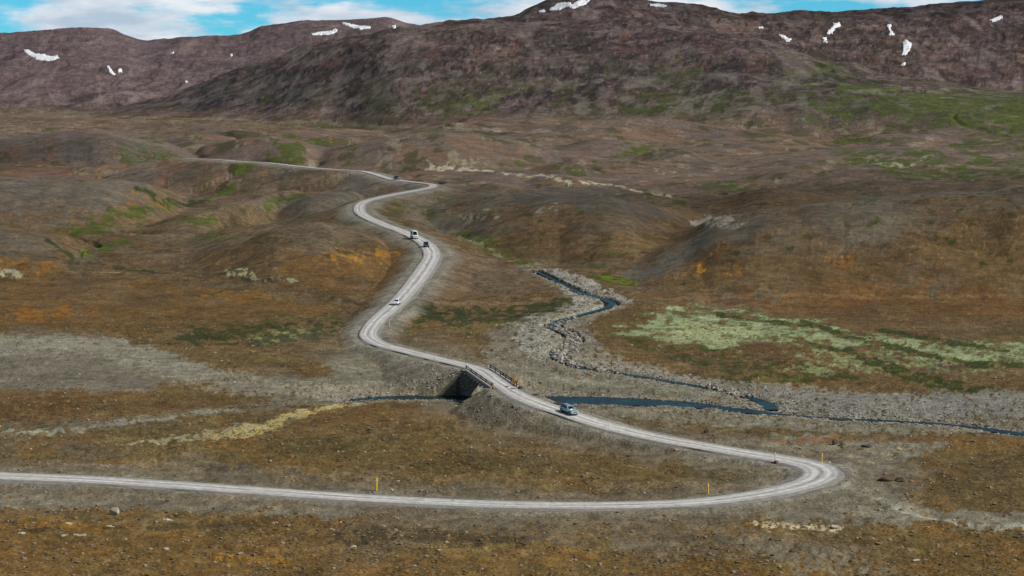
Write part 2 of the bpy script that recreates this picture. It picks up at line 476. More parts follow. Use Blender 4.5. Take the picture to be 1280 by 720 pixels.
# damp green floors along the drainage lines
mixc(DRAIN * sstep(.35, .55, Nblk) * .8, rgb(66, 70, 32))
dmp = sstep(.80, .97, 1 - np.abs(_dn - .5) * 2) * (1 - sstep(1, 5, HM)) * sstep(520, 800, Y) * sstep(3600, 2700, Y)
mixc(dmp * sstep(.5, .62, Nblk) * .6, rgb(78, 78, 38))
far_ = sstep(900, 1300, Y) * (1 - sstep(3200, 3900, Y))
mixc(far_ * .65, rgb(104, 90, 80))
mixc(far_ * sstep(.54, .60, fbm(LX / 42., LY / 120., 4, 501, .55)) * .5, rgb(110, 84, 64))
mixc(far_ * sstep(.58, .63, fbm(LX / 30. + 7, LY / 80., 4, 511, .6)) * .75, rgb(66, 66, 40))
mixc(far_ * sstep(.66, .73, fbm(LX / 18. + 3, LY / 90., 4, 521, .65)) * .45, rgb(140, 132, 110))
mixc(far_ * sstep(.55, .62, fbm(LX / 60. + 13, LY / 160., 3, 531, .5)) * .5, rgb(90, 80, 78))
mid_ = sstep(440, 560, Y) * (1 - sstep(900, 1300, Y))
mixc(mid_ * sstep(.62, .67, fbm(LX / 12. + 3, LY / 30., 4, 541, .6)) * .6, rgb(60, 56, 34))
mixc(mid_ * sstep(.52, .62, fbm(LX / 50. + 23, LY / 90., 4, 551, .5)) * .45, rgb(104, 92, 80))

# --- mountains
mh = np.maximum(np.maximum(MS[0], MS[1]), MS[2])
mm = sstep(2, 40, mh)
strat = fbm(LX / 70., Z / 9. + (Nmid - .5) * 4, 4, 201, .6)
rk = ridged(X / 90., Y / 210., 4, 211)
mc = np.zeros_like(C); mc[:] = rgb(90, 74, 72)
def mx(m, col): 
    global mc
    mc = mc + (np.asarray(rgb(*col), np.float32) - mc) * m[..., None]
mx(sstep(.42, .62, Nbig), (98, 82, 74))
mx(sstep(.52, .60, strat) * .75, (58, 46, 48))
mx(sstep(.62, .68, fbm(LX / 90. + 5, Z / 5. + Nmid * 9, 3, 203, .6)) * .6, (34, 29, 32))
mx(sstep(.57, .72, Nmid) * .5, (92, 62, 52))
mx(sstep(.56, .74, Nblk) * .6, (106, 98, 94))
mx(sstep(.54, .66, Nfin) * .75, (38, 33, 31))
mx(sstep(.5, .62, rk) * .55, (50, 43, 40))
mx(sstep(.62, .8, Nfin2) * .5, (128, 118, 108))
left = sstep(10, 60, MS[2]) * (MS[2] > MS[0]) * (MS[2] > MS[1])
mx(left * .5, (110, 94, 98))
gl = ridged(X / 75. + fbm(X / 300., Y / 300., 2, 402) * 3, Y / 620., 3, 401)
mx(sstep(.62, .82, gl) * .6, (44, 37, 36))
mx(sstep(.6, .78, ridged(X / 110. + 9, Y / 500., 3, 411)) * .5, (116, 104, 100))
C[:] = C + (mc - C) * mm[..., None]
ROCK[:] = mm * .5
# moss climbing the lower slopes, thickest to the right
low = mm * (1 - sstep(50, 185, MS[0] + (Nmid - .5) * 170)) * sstep(3, 25, mh) * (MS[0] >= MS[2]) * (MS[0] >= MS[1])
gr = sstep(.46, .60, Nblk * .5 + Nmid * .5 + np.interp(LX, [-640, -250, 100, 640], [-.14, -.08, -.01, .02]))
mixc(low * gr * .8, rgb(64, 68, 36))
mixc(low * gr * sstep(.56, .66, Nfin) * .75, rgb(74, 82, 34))
mixc(low * gr * sstep(.55, .62, 1 - Nfin) * .6, rgb(40, 46, 26))
mixc(low * sstep(.56, .66, fbm(LX / 18., LY / 30. + 3, 3, 221)) * .55, rgb(112, 108, 98))

GREEN = (74, 84, 30); DKG = (50, 56, 24); BRG = (98, 108, 28); LICH = (160, 164, 126); GRV = (138, 133, 126)
OCH = (142, 100, 40); RUST = (108, 78, 42); SAND = (176, 160, 128); GRIT = (104, 98, 92); SLATE = (98, 92, 86)

# --- mountain moss patches
for pts in ([(830,78),(880,76),(900,86),(850,90)], [(960,68),(1010,72),(1060,85),(1100,92),(1040,94),(980,82)], [(1000,130),(1060,108),(1140,106),(1200,118),(1280,120),(1280,168),(1180,160),(1100,150),(1020,146)],
            [(760,140),(820,118),(850,110),(830,140),(790,150)], [(590,120),(620,100),(660,92),(680,100),(620,135),(560,150),(520,150)], [(850,150),(880,128),(900,110),(912,100),(908,130),(880,152),(860,160)],
            [(1180,165),(1200,140),(1260,135),(1285,150),(1280,170),(1220,178)]):
    paint('P', (66, 74, 34), .85, pts, 8, warp=34, b=.45)
    paint('P', (82, 92, 34), .5, pts, 8, warp=34, b=.62, noise=Nfin)
for pts in ([(560,158),(600,140),(640,120),(670,112)], [(655,152),(662,140),(690,118)], [(900,150),(915,128),(908,100)], [(1000,70),(1060,96),(1140,108)]):
    paint('L', (40, 36, 30), .6, pts, 2.2, 2, 8, .3)
paint('P', (124, 116, 104), .5, [(840,120),(870,100),(900,110),(905,135),(870,150),(830,140)], 8, warp=20, b=.5)
for pts in ([(150,135),(240,125),(280,110),(330,100)], [(80,130),(130,120),(200,118)], [(60,100),(65,130)], [(125,100),(120,128)], [(410,152),(430,140),(440,120)]):
    paint('L', (122, 108, 102), .55, pts, 3, 2.5, 10, .35)
paint('L', (132, 126, 112), .6, [(0,142),(150,146),(300,150),(450,157),(600,163),(700,166)], 1.6, 1.4, 3, .2)
paint('L', (84, 84, 46), .7, [(0,147),(150,150),(300,155),(450,161),(560,165)], 2.4, 2, 5, .4)

tick('mtn')
# --- far plain
for pts, w in (([(170,172),(215,166),(245,172)], 3), ([(185,182),(225,176)], 2.5), ([(160,205),(190,196),(225,200)], 6), ([(150,195),(180,188),(200,192)], 4), ([(355,170),(390,176),(400,182)], 5), ([(335,190),(365,194),(380,190)], 4),
               ([(395,178),(430,172)], 3), ([(425,196),(460,190)], 2), ([(0,170),(20,165)], 3), ([(0,222),(22,222)], 5), ([(740,205),(790,190),(830,182)], 3), ([(750,215),(745,222),(700,205)], 3),
               ([(1050,190),(1120,196),(1200,206),(1285,208),(1400,208)], 12), ([(1060,206),(1160,216),(1290,222),(1400,222)], 9), ([(795,240),(830,246),(850,252)], 4), ([(880,233),(960,238)], 2.5), ([(890,228),(930,230),(950,226)], 3),
               ([(560,224),(620,232),(580,226)], 3), ([(535,222),(560,226)], 2), ([(1070,250),(1095,252)], 5), ([(640,204),(700,210),(720,220)], 2), ([(960,170),(1100,178)], 2), ([(1180,180),(1280,196)], 3), ([(860,176),(960,176)], 1.6),
               ([(1080,278),(1094,280)], 3), ([(1040,168),(1160,176)], 1.5), ([(560,166),(640,166)], 1.6), ([(20,165),(80,160)], 1.2)):
    paint('L', (70, 78, 32), .95, pts, w * 1.1, 3, 12, .42)
paint('L', BRG, .9, [(372,172),(384,176),(392,180)], 2, 2, 5, .3)
paint('L', OCH, .6, [(395,170),(415,176)], 2, 2, 5, .4)
for pts, w in (([(20,206),(60,207),(105,212)], 2.5), ([(60,215),(110,214)], 2), ([(120,220),(200,224),(215,228)], 2), ([(155,226),(190,234)], 1.5), ([(360,236),(420,238),(500,234)], 2.2), ([(400,239),(480,238)], 1.5), ([(310,236),(400,234)], 1.3),
               ([(530,210),(600,214),(680,220),(760,230),(800,240)], 2.4), ([(640,218),(700,224),(780,234)], 2), ([(1100,204),(1180,210)], 2.2), ([(1080,198),(1140,206)], 1.6), ([(1170,192),(1130,206)], 1.3), ([(820,212),(850,216)], 1.2), ([(890,216),(920,217)], 1.2),
               ([(125,165),(145,170)], 1.2), ([(1180,222),(1220,223)], 1), ([(1060,242),(1090,246)], 1.2), ([(560,200),(590,206)], 1.4), ([(960,226),(1000,228)], 1.5)):
    paint('L', (150, 146, 118), .6, pts, w, 2.2, 8, .45, Nfin)
paint('L', (168, 162, 138), .8, [(530,210),(600,214),(680,220),(760,230),(800,240),(840,246)], 1.5, 1.3, 4, .2, Nfin)
paint('L', (150, 146, 126), .7, [(640,218),(700,224),(780,234)], 1.2, 1.2, 5, .35, Nfin)
paint('P', SLATE, .55, [(0,168),(90,166),(170,170),(200,190),(120,200),(0,196)], 8, warp=12, b=.2)
paint('P', (128, 88, 62), .5, [(0,205),(160,205),(300,225),(330,240),(200,235),(0,222)], 6, warp=12, b=.3)

# --- mounds, left
paint('P', SLATE, .7, [(90,222),(160,222),(200,230),(180,245),(90,250),(0,250),(0,232)], 8, warp=14, b=.15)
paint('P', SLATE, .6, [(0,252),(50,248),(110,262),(60,280),(0,276)], 8, warp=14, b=.2)
paint('P', SLATE, .7, [(0,295),(40,290),(80,305),(60,318),(0,318)], 6, warp=12, b=.15)
paint('P', (100, 94, 88), .75, [(320,262),(370,246),(440,240),(470,242),(440,262),(440,272),(380,270)], 7, warp=8, b=.1)
paint('P', (104, 98, 90), .7, [(450,240),(545,234),(600,245),(560,262),(640,280),(600,300),(540,300),(500,280),(470,262)], 8, warp=10, b=.2)
paint('L', DKG, .9, [(300,238),(260,248),(225,255),(205,250),(175,238)], [3,4,5,4,2.5], 3, 8, .25)
paint('L', GREEN, .9, [(345,232),(310,238),(262,248)], [2.5,3,3], 2, 6, .25)
paint('L', GREEN, .85, [(215,254),(190,262),(150,270),(125,284),(90,295),(60,292)], [4,5,6,6,5,3], 4, 10, .35)
paint('L', BRG, .7, [(330,222),(350,216),(385,212)], 2, 2, 4, .3)
paint('L', GREEN, .8, [(330,258),(350,250),(380,244)], 2, 2, 6, .4)
paint('L', GREEN, .8, [(170,280),(220,278),(270,272)], 1.6, 1.6, 6, .3)
paint('P', GREEN, .9, [(100,310),(130,300),(170,298),(120,322),(108,326)], 3, warp=8, b=.35)
paint('P', BRG, .8, [(100,308),(125,308),(120,324),(108,322)], 3, warp=6, b=.5)
paint('L', (104, 90, 68), .8, [(10,288),(40,300),(70,310),(95,322),(105,334)], 2, 1.6, 4, .1)
paint('L', DKG, .8, [(60,300),(85,316),(98,328)], 3, 2, 4, .25)
paint('L', (60, 52, 32), .7, [(110,328),(160,334),(230,342),(330,352),(400,368),(460,382)], 2, 2, 5, .25)
paint('L', DKG, .7, [(140,332),(210,338)], 2, 2, 5, .3)
paint('L', OCH, .55, [(160,246),(190,250),(205,256)], [3,4,2], 3, 6, .4)
paint('P', RUST, .65, [(0,318),(60,320),(90,340),(200,350),(350,375),(440,385),(440,392),(300,410),(0,420)], 8, warp=14, b=.25)
paint('P', (140, 98, 36), .6, [(0,322),(60,322),(80,338),(40,345),(0,345)], 6, warp=10, b=.45)
paint('P', (140, 98, 36), .5, [(240,362),(330,360),(350,370),(300,378),(240,375)], 5, warp=10, b=.5)
paint('P', (150, 98, 26), .6, [(0,385),(90,380),(140,395),(60,405),(0,402)], 5, warp=12, b=.5)
paint('P', (160, 112, 36), .75, [(402,312),(420,306),(450,312),(500,318),(502,330),(460,332),(420,332),(405,325)], 5, warp=10, b=.5, noise=Nfin)
paint('P', RUST, .6, [(330,330),(500,320),(515,345),(470,375),(350,370)], 8, warp=12, b=.35)
paint('P', (62, 62, 34), .75, [(310,296),(360,292),(440,294),(440,302),(360,306),(310,306)], 4, warp=8, b=.55, noise=Nfin)
paint('P', BRG, .55, [(255,292),(275,290),(285,302),(265,306)], 4, warp=8, b=.5)
paint('P', GREEN, .7, [(230,290),(290,288),(300,300),(240,305)], 4, warp=8, b=.62, noise=Nfin)
paint('P', (164, 166, 128), .8, [(275,338),(310,334),(320,346),(370,348),(365,356),(310,352),(280,346)], 3, warp=8, b=.52, noise=Nfin)
paint('L', (176, 170, 150), .8, [(0,345),(28,342)], 2, 1.5, 3, .35, Nfin)
paint('L', (176, 170, 150), .6, [(112,340),(150,341)], .9, .8, 2, .3, Nfin)
paint('L', (60, 58, 30), .7, [(0,350),(18,348)], 3, 2, 4, .2)

# --- green flat left of the road bend, and right of it
paint('P', (58, 62, 30), .9, [(230,412),(330,404),(430,402),(432,414),(400,430),(300,434),(210,428)], 5, warp=12, b=.4)
paint('P', (70, 72, 34), .8, [(240,400),(440,392),(438,398),(300,410),(230,412)], 3, warp=8, b=.5)
paint('P', (134, 140, 96), .75, [(300,420),(330,412),(410,408),(415,418),(360,428),(310,430)], 4, warp=10, b=.5, noise=Nfin)
paint('P', (58, 62, 28), .95, [(515,388),(620,382),(720,378),(738,384),(700,400),(640,408),(540,412),(500,400)], 4, warp=12, b=.35)
paint('P', (92, 94, 36), .6, [(520,402),(600,398),(690,392),(640,412),(560,416),(500,412)], 4, warp=10, b=.5)
paint('L', (128, 110, 88), .6, [(500,378),(560,382),(640,380),(730,376)], 2, 1.6, 4, .2)
paint('P', (112, 94, 78), .6, [(560,320),(640,330),(690,360),(640,378),(530,378),(540,350)], 8, warp=14, b=.25)
paint('P', GREEN, .85, [(556,298),(575,288),(610,296),(640,296),(620,310),(570,306)], 4, warp=10, b=.35)
paint('P', BRG, .6, [(560,298),(580,292),(605,300),(580,304)], 4, warp=8, b=.45)
paint('L', BRG, .8, [(605,312),(640,322),(660,332)], [3,4,3], 3, 5, .3)
paint('P', (150, 150, 128), .7, [(560,272),(600,264),(632,268),(625,276),(580,280)], 3, warp=8, b=.45, noise=Nfin)
paint('P', GREEN, .7, [(515,264),(540,262),(560,270),(520,276)], 3, warp=8, b=.5)
paint('P', GREEN, .7, [(540,244),(570,246),(575,258),(545,258)], 3, warp=8, b=.58)
paint('L', (140, 136, 126), .7, [(560,298),(590,306),(620,318),(650,330)], 1.5, 1.2, 4, .3, Nfin, .6)

# --- central dark mound and its gullies
paint('P', (88, 82, 78), .8, [(640,240),(700,234),(760,236),(800,250),(850,275),(800,274),(740,266),(690,262),(650,256)], 7, warp=10, b=.12)
paint('P', (112, 96, 66), .6, [(740,310),(780,298),(840,302),(850,316),(800,326),(770,338),(740,330)], 6, warp=12, b=.4)
paint('P', (84, 74, 40), .7, [(560,305),(640,300),(760,300),(800,330),(740,336),(640,334)], 6, warp=12, b=.58)
paint('P', (150, 142, 128), .7, [(655,262),(690,258),(700,264),(670,270)], 3, warp=6, b=.3)
paint('P', GREEN, .7, [(700,260),(725,256),(728,262),(705,266)], 2.5, warp=5, b=.3)
paint('L', (120, 92, 52), .7, [(820,256),(845,266),(870,272),(880,270)], [2,4,4,2], 2.5, 5, .3)
paint('P', (150, 144, 136), .85, [(862,276),(890,268),(920,274),(935,282),(915,288),(885,284)], 2.5, warp=6, b=.35, noise=Nfin, rock=1)
paint('P', (66, 74, 28), .95, [(738,348),(770,344),(800,354),(795,362),(760,360),(740,356)], 3, warp=6, b=.2)
paint('P', BRG, .85, [(742,350),(775,350),(798,358),(770,360)], 2.5, warp=5, b=.35)
paint('L', GREEN, .9, [(640,326),(668,334),(700,340),(735,338),(756,332)], [3,3,3.5,4,3], 2.5, 5, .3)
paint('P', SLATE, .8, [(770,346),(800,338),(850,306),(890,282),(900,290),(870,320),(830,352),(800,358)], 6, warp=10, b=.1)
paint('P', (92, 84, 76), .7, [(890,285),(960,268),(1040,258),(1060,268),(1000,290),(900,310)], 7, warp=14, b=.2)

# --- big rusty mound, right
paint('P', (98, 76, 52), .5, [(830,335),(1000,320),(1280,290),(1500,290),(1500,385),(1100,380),(900,370)], 10, warp=16, b=.2)
paint('P', (106, 72, 38), .65, [(800,372),(1000,362),(1400,352),(1400,400),(1280,412),(1100,402),(960,388)], 6, warp=12, b=.25)
for c, w, h in (((872,338), 10, 7), ((912,342), 6, 5), ((1042,325), 6, 5), ((1056,318), 4, 4)):
    x, y = c
    paint('P', (178, 122, 40), .85, [(x-w,y-h*.6),(x,y-h),(x+w,y-h*.4),(x+w,y+h*.6),(x,y+h),(x-w,y+h*.5)], 2.5, warp=7, b=.4, noise=Nfin)
paint('P', (150, 100, 36), .5, [(855,330),(930,328),(935,350),(870,352)], 6, warp=10, b=.5)
paint('P', (158, 96, 28), .5, [(1030,315),(1075,315),(1070,335),(1030,336)], 6, warp=10, b=.5)
for x, y, r in ((920,318,3), (940,320,3.5), (983,314,6), (1062,280,5), (1160,278,6), (1192,296,5), (1132,283,3), (1200,262,4), (960,305,2.5), (1012,302,3), (1044,300,3), (1170,262,2.5), (1230,330,5), (1260,325,4), (905,325,2), (1100,264,2)):
    paint('P', (56, 60, 26), .9, [(x-r*1.4,y-r*.3),(x,y-r*.8),(x+r*1.5,y-r*.3),(x+r,y+r*.6),(x-r,y+r*.6)], 1.8, warp=4, b=.3)
paint('L', (136, 108, 76), .45, [(760,382),(860,374),(1000,370),(1280,371),(1400,372)], 1.1, .9, 2, .15)
paint('P', (60, 66, 26), .9, [(1225,415),(1260,404),(1300,398),(1300,424),(1240,424)], 3, warp=5, b=.1)

# --- floor right of the stream: heath, lichen and moss
paint('P', (98, 78, 54), .7, [(740,395),(900,385),(1300,410),(1300,492),(1100,488),(940,480),(860,462),(780,440),(735,420)], 8, warp=12, b=.15)
paint('P', (64, 68, 32), .85, [(750,410),(800,400),(830,410),(1000,440),(1100,480),(1000,478),(880,462),(800,440)], 6, warp=14, b=.5)
LP = [[(742,410),(790,402),(830,386),(880,382),(930,390),(1000,398),(1080,412),(1180,425),(1290,440),(1290,470),(1200,458),(1100,440),(1000,430),(940,426),(920,438),(860,434),(800,422)],
      [(960,428),(1040,436),(1100,452),(1160,470),(1130,468),(1060,462),(1020,452),(1040,470),(960,462),(1000,452)]]
paint('P', (98, 106, 66), .9, LP[0], 8, warp=26, b=.16, noise=Nblk)
paint('P', (150, 157, 124), .85, LP[0], 8, warp=26, b=.42, noise=Nfin2 * .4 + Nblk * .6)
paint('P', (132, 138, 98), .8, LP[1], 4, warp=12, b=.25, noise=Nfin)
paint('P', LICH, .9, [(835,420),(860,400),(900,402),(930,412),(940,420),(920,434),(880,432)], 5, warp=10, b=.35, noise=Nfin)
paint('P', (128, 136, 98), .75, [(1090,440),(1180,444),(1270,462),(1280,474),(1200,470),(1120,458)], 5, warp=14, b=.38, noise=Nfin)
paint('P', (98, 72, 46), .8, [(925,428),(980,428),(1045,444),(1040,456),(980,452),(930,440)], 4, warp=8, b=.2)
paint('P', (98, 76, 54), .7, [(1160,448),(1240,456),(1300,476),(1300,488),(1180,470)], 4, warp=8, b=.3)
for pts, w in (([(1000,402),(1060,420),(1140,440),(1220,456),(1300,470)], 2.2), ([(1060,438),(1090,452),(1140,472),(1200,484),(1270,494)], [3,5,6,4,2]), ([(1010,428),(1060,440)], 1.6), ([(1100,412),(1180,426),(1260,440)], 2), ([(900,392),(960,402),(1020,408)], 1.5)):
    paint('L', (54, 60, 26), .95, pts, [q * 1.5 for q in w] if isinstance(w, list) else w * 1.5, 2.2, 6, .22)
    paint('L', (88, 90, 30), .5, pts, w, 2, 4, .55, Nfin)
paint('P', (58, 64, 28), .85, [(850,446),(960,468),(1060,484),(960,480),(900,478),(880,462)], 5, warp=12, b=.45)
paint('P', (96, 96, 40), .6, [(930,462),(1000,470),(1010,478),(960,480)], 4, warp=10, b=.5, noise=Nfin)

# --- gravel flats of the river
def gravel(pts, col=GRV, st=.9, f=5, w=12, b=.2, rock=1.0):
    paint('P', col, st, pts, f, warp=w, b=b, noise=Nfin, rock=rock)
gravel([(640,330),(690,338),(770,372),(785,384),(740,400),(735,420),(760,440),(860,468),(960,480),(1100,488),(1300,496),(1300,552),(1150,540),(960,532),(860,520),(740,512),(660,500),(640,470),(600,450),(620,410),(680,395),(720,380)], (126, 119, 108), .88, 6, 12, .15, .75)
gravel([(655,398),(690,402),(700,420),(722,430),(690,440),(688,455),(660,450),(640,430)], (150, 146, 140), .9, 5, 10, .2)
gravel([(672,340),(710,346),(770,370),(792,380),(760,392),(700,402),(720,380)], (152, 148, 144), .9, 4, 8, .3)
gravel([(945,484),(1100,492),(1300,497),(1300,524),(1100,520),(980,514),(960,500)], (122, 119, 117), .9, 3, 6, .1, .8)
gravel([(720,445),(800,458),(920,482),(900,486),(800,470),(720,456)], (146, 140, 132), .8, 2, 5, .3)
gravel([(640,500),(820,512),(960,524),(1150,534),(1150,542),(960,536),(860,530),(760,524)], (128, 122, 110), .88, 4, 8, .12, .5)
gravel([(640,455),(720,470),(760,478),(900,486),(940,498),(880,500),(760,492),(680,490)], (126, 120, 108), .85, 4, 8, .1, .5)
paint('L', (150, 146, 134), .6, [(620,452),(670,466),(720,478),(800,482),(900,490)], [2,4,4,5,5], 3, 4, .15)
gravel([(0,418),(60,418),(150,425),(230,450),(320,478),(430,484),(560,490),(590,480),(560,460),(480,440),(440,425),(410,470),(300,470),(200,480),(120,490),(60,486),(0,470)], (124, 116, 102), .92, 7, 12, 0, .45)
gravel([(0,420),(100,420),(170,428),(230,450),(320,474),(480,482),(560,490),(400,500),(280,490),(200,468),(120,444),(0,434)], (140, 134, 122), .8, 8, 8, .08, .7)
paint('P', (116, 107, 98), .8, [(0,448),(40,440),(110,442),(170,462),(200,484),(130,490),(60,486),(0,480)], 5, warp=12, b=.15)
paint('P', (132, 126, 114), .85, [(400,455),(440,440),(470,440),(580,466),(590,484),(520,490),(430,482)], 6, warp=12, b=.25)
gravel([(420,488),(560,494),(600,500),(640,510),(720,524),(820,545),(700,530),(600,512),(500,504),(420,500)], (128, 122, 112), .8, 4, 8, .25, .7)
paint('L', (150, 145, 132), .85, [(0,548),(80,540),(130,530),(200,524),(260,515),(330,505)], [3,3.5,4,4,3,2], 3, 5, .25)
paint('L', (120, 116, 110), .5, [(0,546),(130,528),(330,506),(430,498)], 7, 5, 8, .3)
paint('L', (158, 150, 122), .85, [(150,556),(200,550),(260,544),(320,538),(360,526),(400,512),(440,504),(490,500)], [2,4,6,7,6,5,4,2], 3, 9, .3)
paint('L', (186, 166, 108), .75, [(270,545),(330,535),(360,522),(410,510),(450,502)], [4,8,8,6,3], 2.5, 8, .42, Nfin)
for pts in ([(285,530),(330,518),(350,524),(300,538)], [(380,528),(420,516),(440,520),(390,535)], [(330,512),(380,504),(400,508),(350,518)]):
    paint('P', (70, 54, 50), .8, pts, 2.5, warp=6, b=.55, noise=Nfin, rock=.6)

# --- heath between river and near road
paint('P', (106, 78, 48), .75, [(0,490),(150,488),(330,500),(330,504),(200,516),(100,528),(0,545)], 4, warp=8, b=.3)
paint('P', (78, 56, 32), .6, [(0,500),(110,500),(100,525),(0,540)], 4, warp=8, b=.5, noise=Nfin)
paint('L', (72, 78, 26), .7, [(0,542),(60,534),(90,527)], [3,3,2], 2.5, 4, .4)
paint('P', (108, 80, 50), .7, [(400,515),(480,505),(580,505),(640,520),(560,528),(480,545),(400,540),(360,545),(300,548)], 5, warp=8, b=.25)
paint('P', (100, 80, 50), .6, [(240,560),(400,530),(560,528),(720,548),(900,575),(960,590),(900,600),(700,600),(500,590),(300,590)], 8, warp=14, b=.35)
paint('P', (82, 76, 40), .5, [(280,556),(420,545),(560,560),(700,570),(640,590),(400,575)], 6, warp=12, b=.55, noise=Nfin)
paint('P', (80, 72, 48), .7, [(860,565),(960,580),(1000,590),(985,602),(900,608),(850,600)], 5, warp=8, b=.4)
paint('P', (122, 110, 92), .6, [(60,585),(160,578),(260,566),(300,580),(440,590),(420,606),(200,596)], 6, warp=12, b=.15, rock=.6)
paint('L', (164, 148, 126), .6, [(50,578),(90,582),(140,583)], 1.6, 1.4, 3, .3, Nfin)
paint('P', (74, 64, 60), .6, [(230,582),(280,576),(330,580),(300,590),(240,588)], 3, warp=6, b=.4)

# --- right foreground
paint('P', (96, 80, 54), .75, [(1150,560),(1300,560),(1300,660),(1180,640),(1120,620),(1060,600),(1110,585)], 8, warp=14, b=.25)
paint('P', (80, 66, 42), .6, [(1180,600),(1300,590),(1300,650),(1200,640)], 6, warp=12, b=.5, noise=Nfin)
paint('P', (128, 122, 110), .9, [(930,545),(1100,548),(1180,556),(1120,580),(1100,600),(1160,635),(1280,660),(1300,675),(1100,655),(1000,650),(860,640),(900,628),(1000,615),(1040,600),(1050,575),(1000,560),(880,550)], 6, warp=10, b=.08, rock=.7)
paint('L', (152, 148, 138), .85, [(1050,605),(1100,625),(1150,645),(1220,658),(1300,668)], [3,4,5,5,5], 3, 5, .15)
paint('L', (142, 132, 112), .5, [(1060,575),(1085,595),(1110,620),(1150,640)], [2,2.5,3,3], 2.5, 5, .3)
paint('P', (206, 190, 162), .85, [(930,650),(980,652),(1010,655),(1060,658),(1045,664),(1000,660),(950,660)], 2, warp=5, b=.45, noise=Nfin)
for x, y, w in ((1068,570,9), (1085,578,12), (1022,566,10), (1110,566,8), (1130,560,8)):
    paint('L', (178, 158, 122), .8, [(x-w,y-1),(x+w,y+1)], 1.6, 1.4, 3, .3, Nfin)
paint('L', (120, 84, 54), .75, [(870,545),(940,548),(1000,552),(1060,550),(1150,550),(1290,552)], [2,4,4,3,3,3], 2.5, 5, .35, None, .4)
paint('P', (160, 150, 124), .5, [(800,558),(860,562),(900,575),(860,575),(820,566)], 3, warp=5, b=.4)
paint('P', (76, 72, 32), .6, [(1130,680),(1170,685),(1200,700),(1180,715)], 5, warp=10, b=.5)

# --- foreground strip
paint('P', (120, 88, 44), .55, [(-40,650),(150,650),(400,690),(760,690),(1300,700),(1300,760),(-40,760)], 12, warp=20, b=.3)
paint('P', (158, 112, 34), .6, [(0,645),(60,645),(140,650),(130,665),(0,670)], 6, warp=12, b=.5, noise=Nfin)
paint('P', (164, 118, 30), .6, [(250,690),(330,696),(400,700),(330,708),(260,704)], 4, warp=10, b=.5, noise=Nfin)
paint('P', (122, 114, 102), .88, [(0,606),(160,616),(330,628),(480,640),(420,650),(300,640),(180,640),(0,632)], 5, warp=8, b=.25, rock=.5)
paint('P', (118, 108, 94), .5, [(480,640),(700,645),(900,650),(1100,690),(900,700),(700,680),(500,660)], 8, warp=16, b=.3, rock=.6)
paint('P', (62, 54, 40), .7, [(400,664),(480,658),(600,662),(660,672),(600,684),(480,682),(420,678)], 6, warp=12, b=.25)
paint('P', (62, 54, 40), .6, [(120,660),(220,652),(320,650),(330,656),(230,664)], 3, warp=7, b=.3)
paint('P', (60, 52, 38), .5, [(25,661),(75,660),(75,666),(30,667)], 2, warp=3, b=.2)
paint('P', (128, 122, 110), .6, [(880,665),(960,672),(1060,690),(1160,720),(1000,720),(940,690)], 5, warp=12, b=.4, noise=Nfin, rock=.6)
for x, y in ((28,667), (80,669), (97,669), (106,669), (88,655), (138,657), (210,650)):
    paint('L', (214, 206, 190), .9, [(x-4,y),(x+4,y)], 1.1, .8, 1.5, .1)

paint('P', (58, 60, 30), .8, [(515,388),(620,382),(720,378),(738,384),(700,400),(640,408),(540,412),(500,400)], 4, warp=14, b=.4)
paint('P', (60, 62, 32), .75, [(230,412),(330,404),(430,402),(432,414),(400,426),(300,430),(210,428)], 5, warp=14, b=.45)
# --- wet banks, stream bed, road verges
wetm = 1 - sstep(0, 1.6, WET + (Nfin - .5) * 2)
mixc(wetm * .75, rgb(66, 62, 56))
bed = 1 - sstep(1.5, 6, WET + (Nfin - .5) * 4)
ROCK[:] = np.maximum(ROCK, bed)
mixc(bed * (1 - wetm) * .35, rgb(140, 134, 122))
shw = np.interp(Y, [220, 330, 500, 900, 1500], [2.6, 3.2, 5, 7, 9])
fillm = sstep(.2, .9, FILL) * (1 - sstep(6, 14, RE)) * (Y < 480)
mixc(fillm * (.35 + .5 * sstep(.4, .6, Nfin)), rgb(124, 119, 110)); ROCK[:] = np.maximum(ROCK, fillm * .7)
verge = 1 - sstep(.2, 1.25, (RE + (Nmid - .5) * 4.2) / shw)
mixc(verge * .85, rgb(132, 127, 120)); ROCK[:] = np.maximum(ROCK, verge * .4)
verge2 = 1 - sstep(1.4, 4.6, (RE + (Nmid - .5) * 12) / shw)
mixc(verge2 * (1 - verge) * .75 * sstep(460, 380, Y), rgb(116, 107, 94)); ROCK[:] = np.maximum(ROCK, verge2 * .35)
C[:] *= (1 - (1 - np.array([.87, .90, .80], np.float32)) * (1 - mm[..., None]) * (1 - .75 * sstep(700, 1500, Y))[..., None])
C[:] *= (1 + .16 * sstep(.5, .9, ROCK) * (1 - mm))[..., None]
C[:] = np.clip(C * (1 + (Nfin2[..., None] - .5) * .34), .004, .9)

tick('paint')
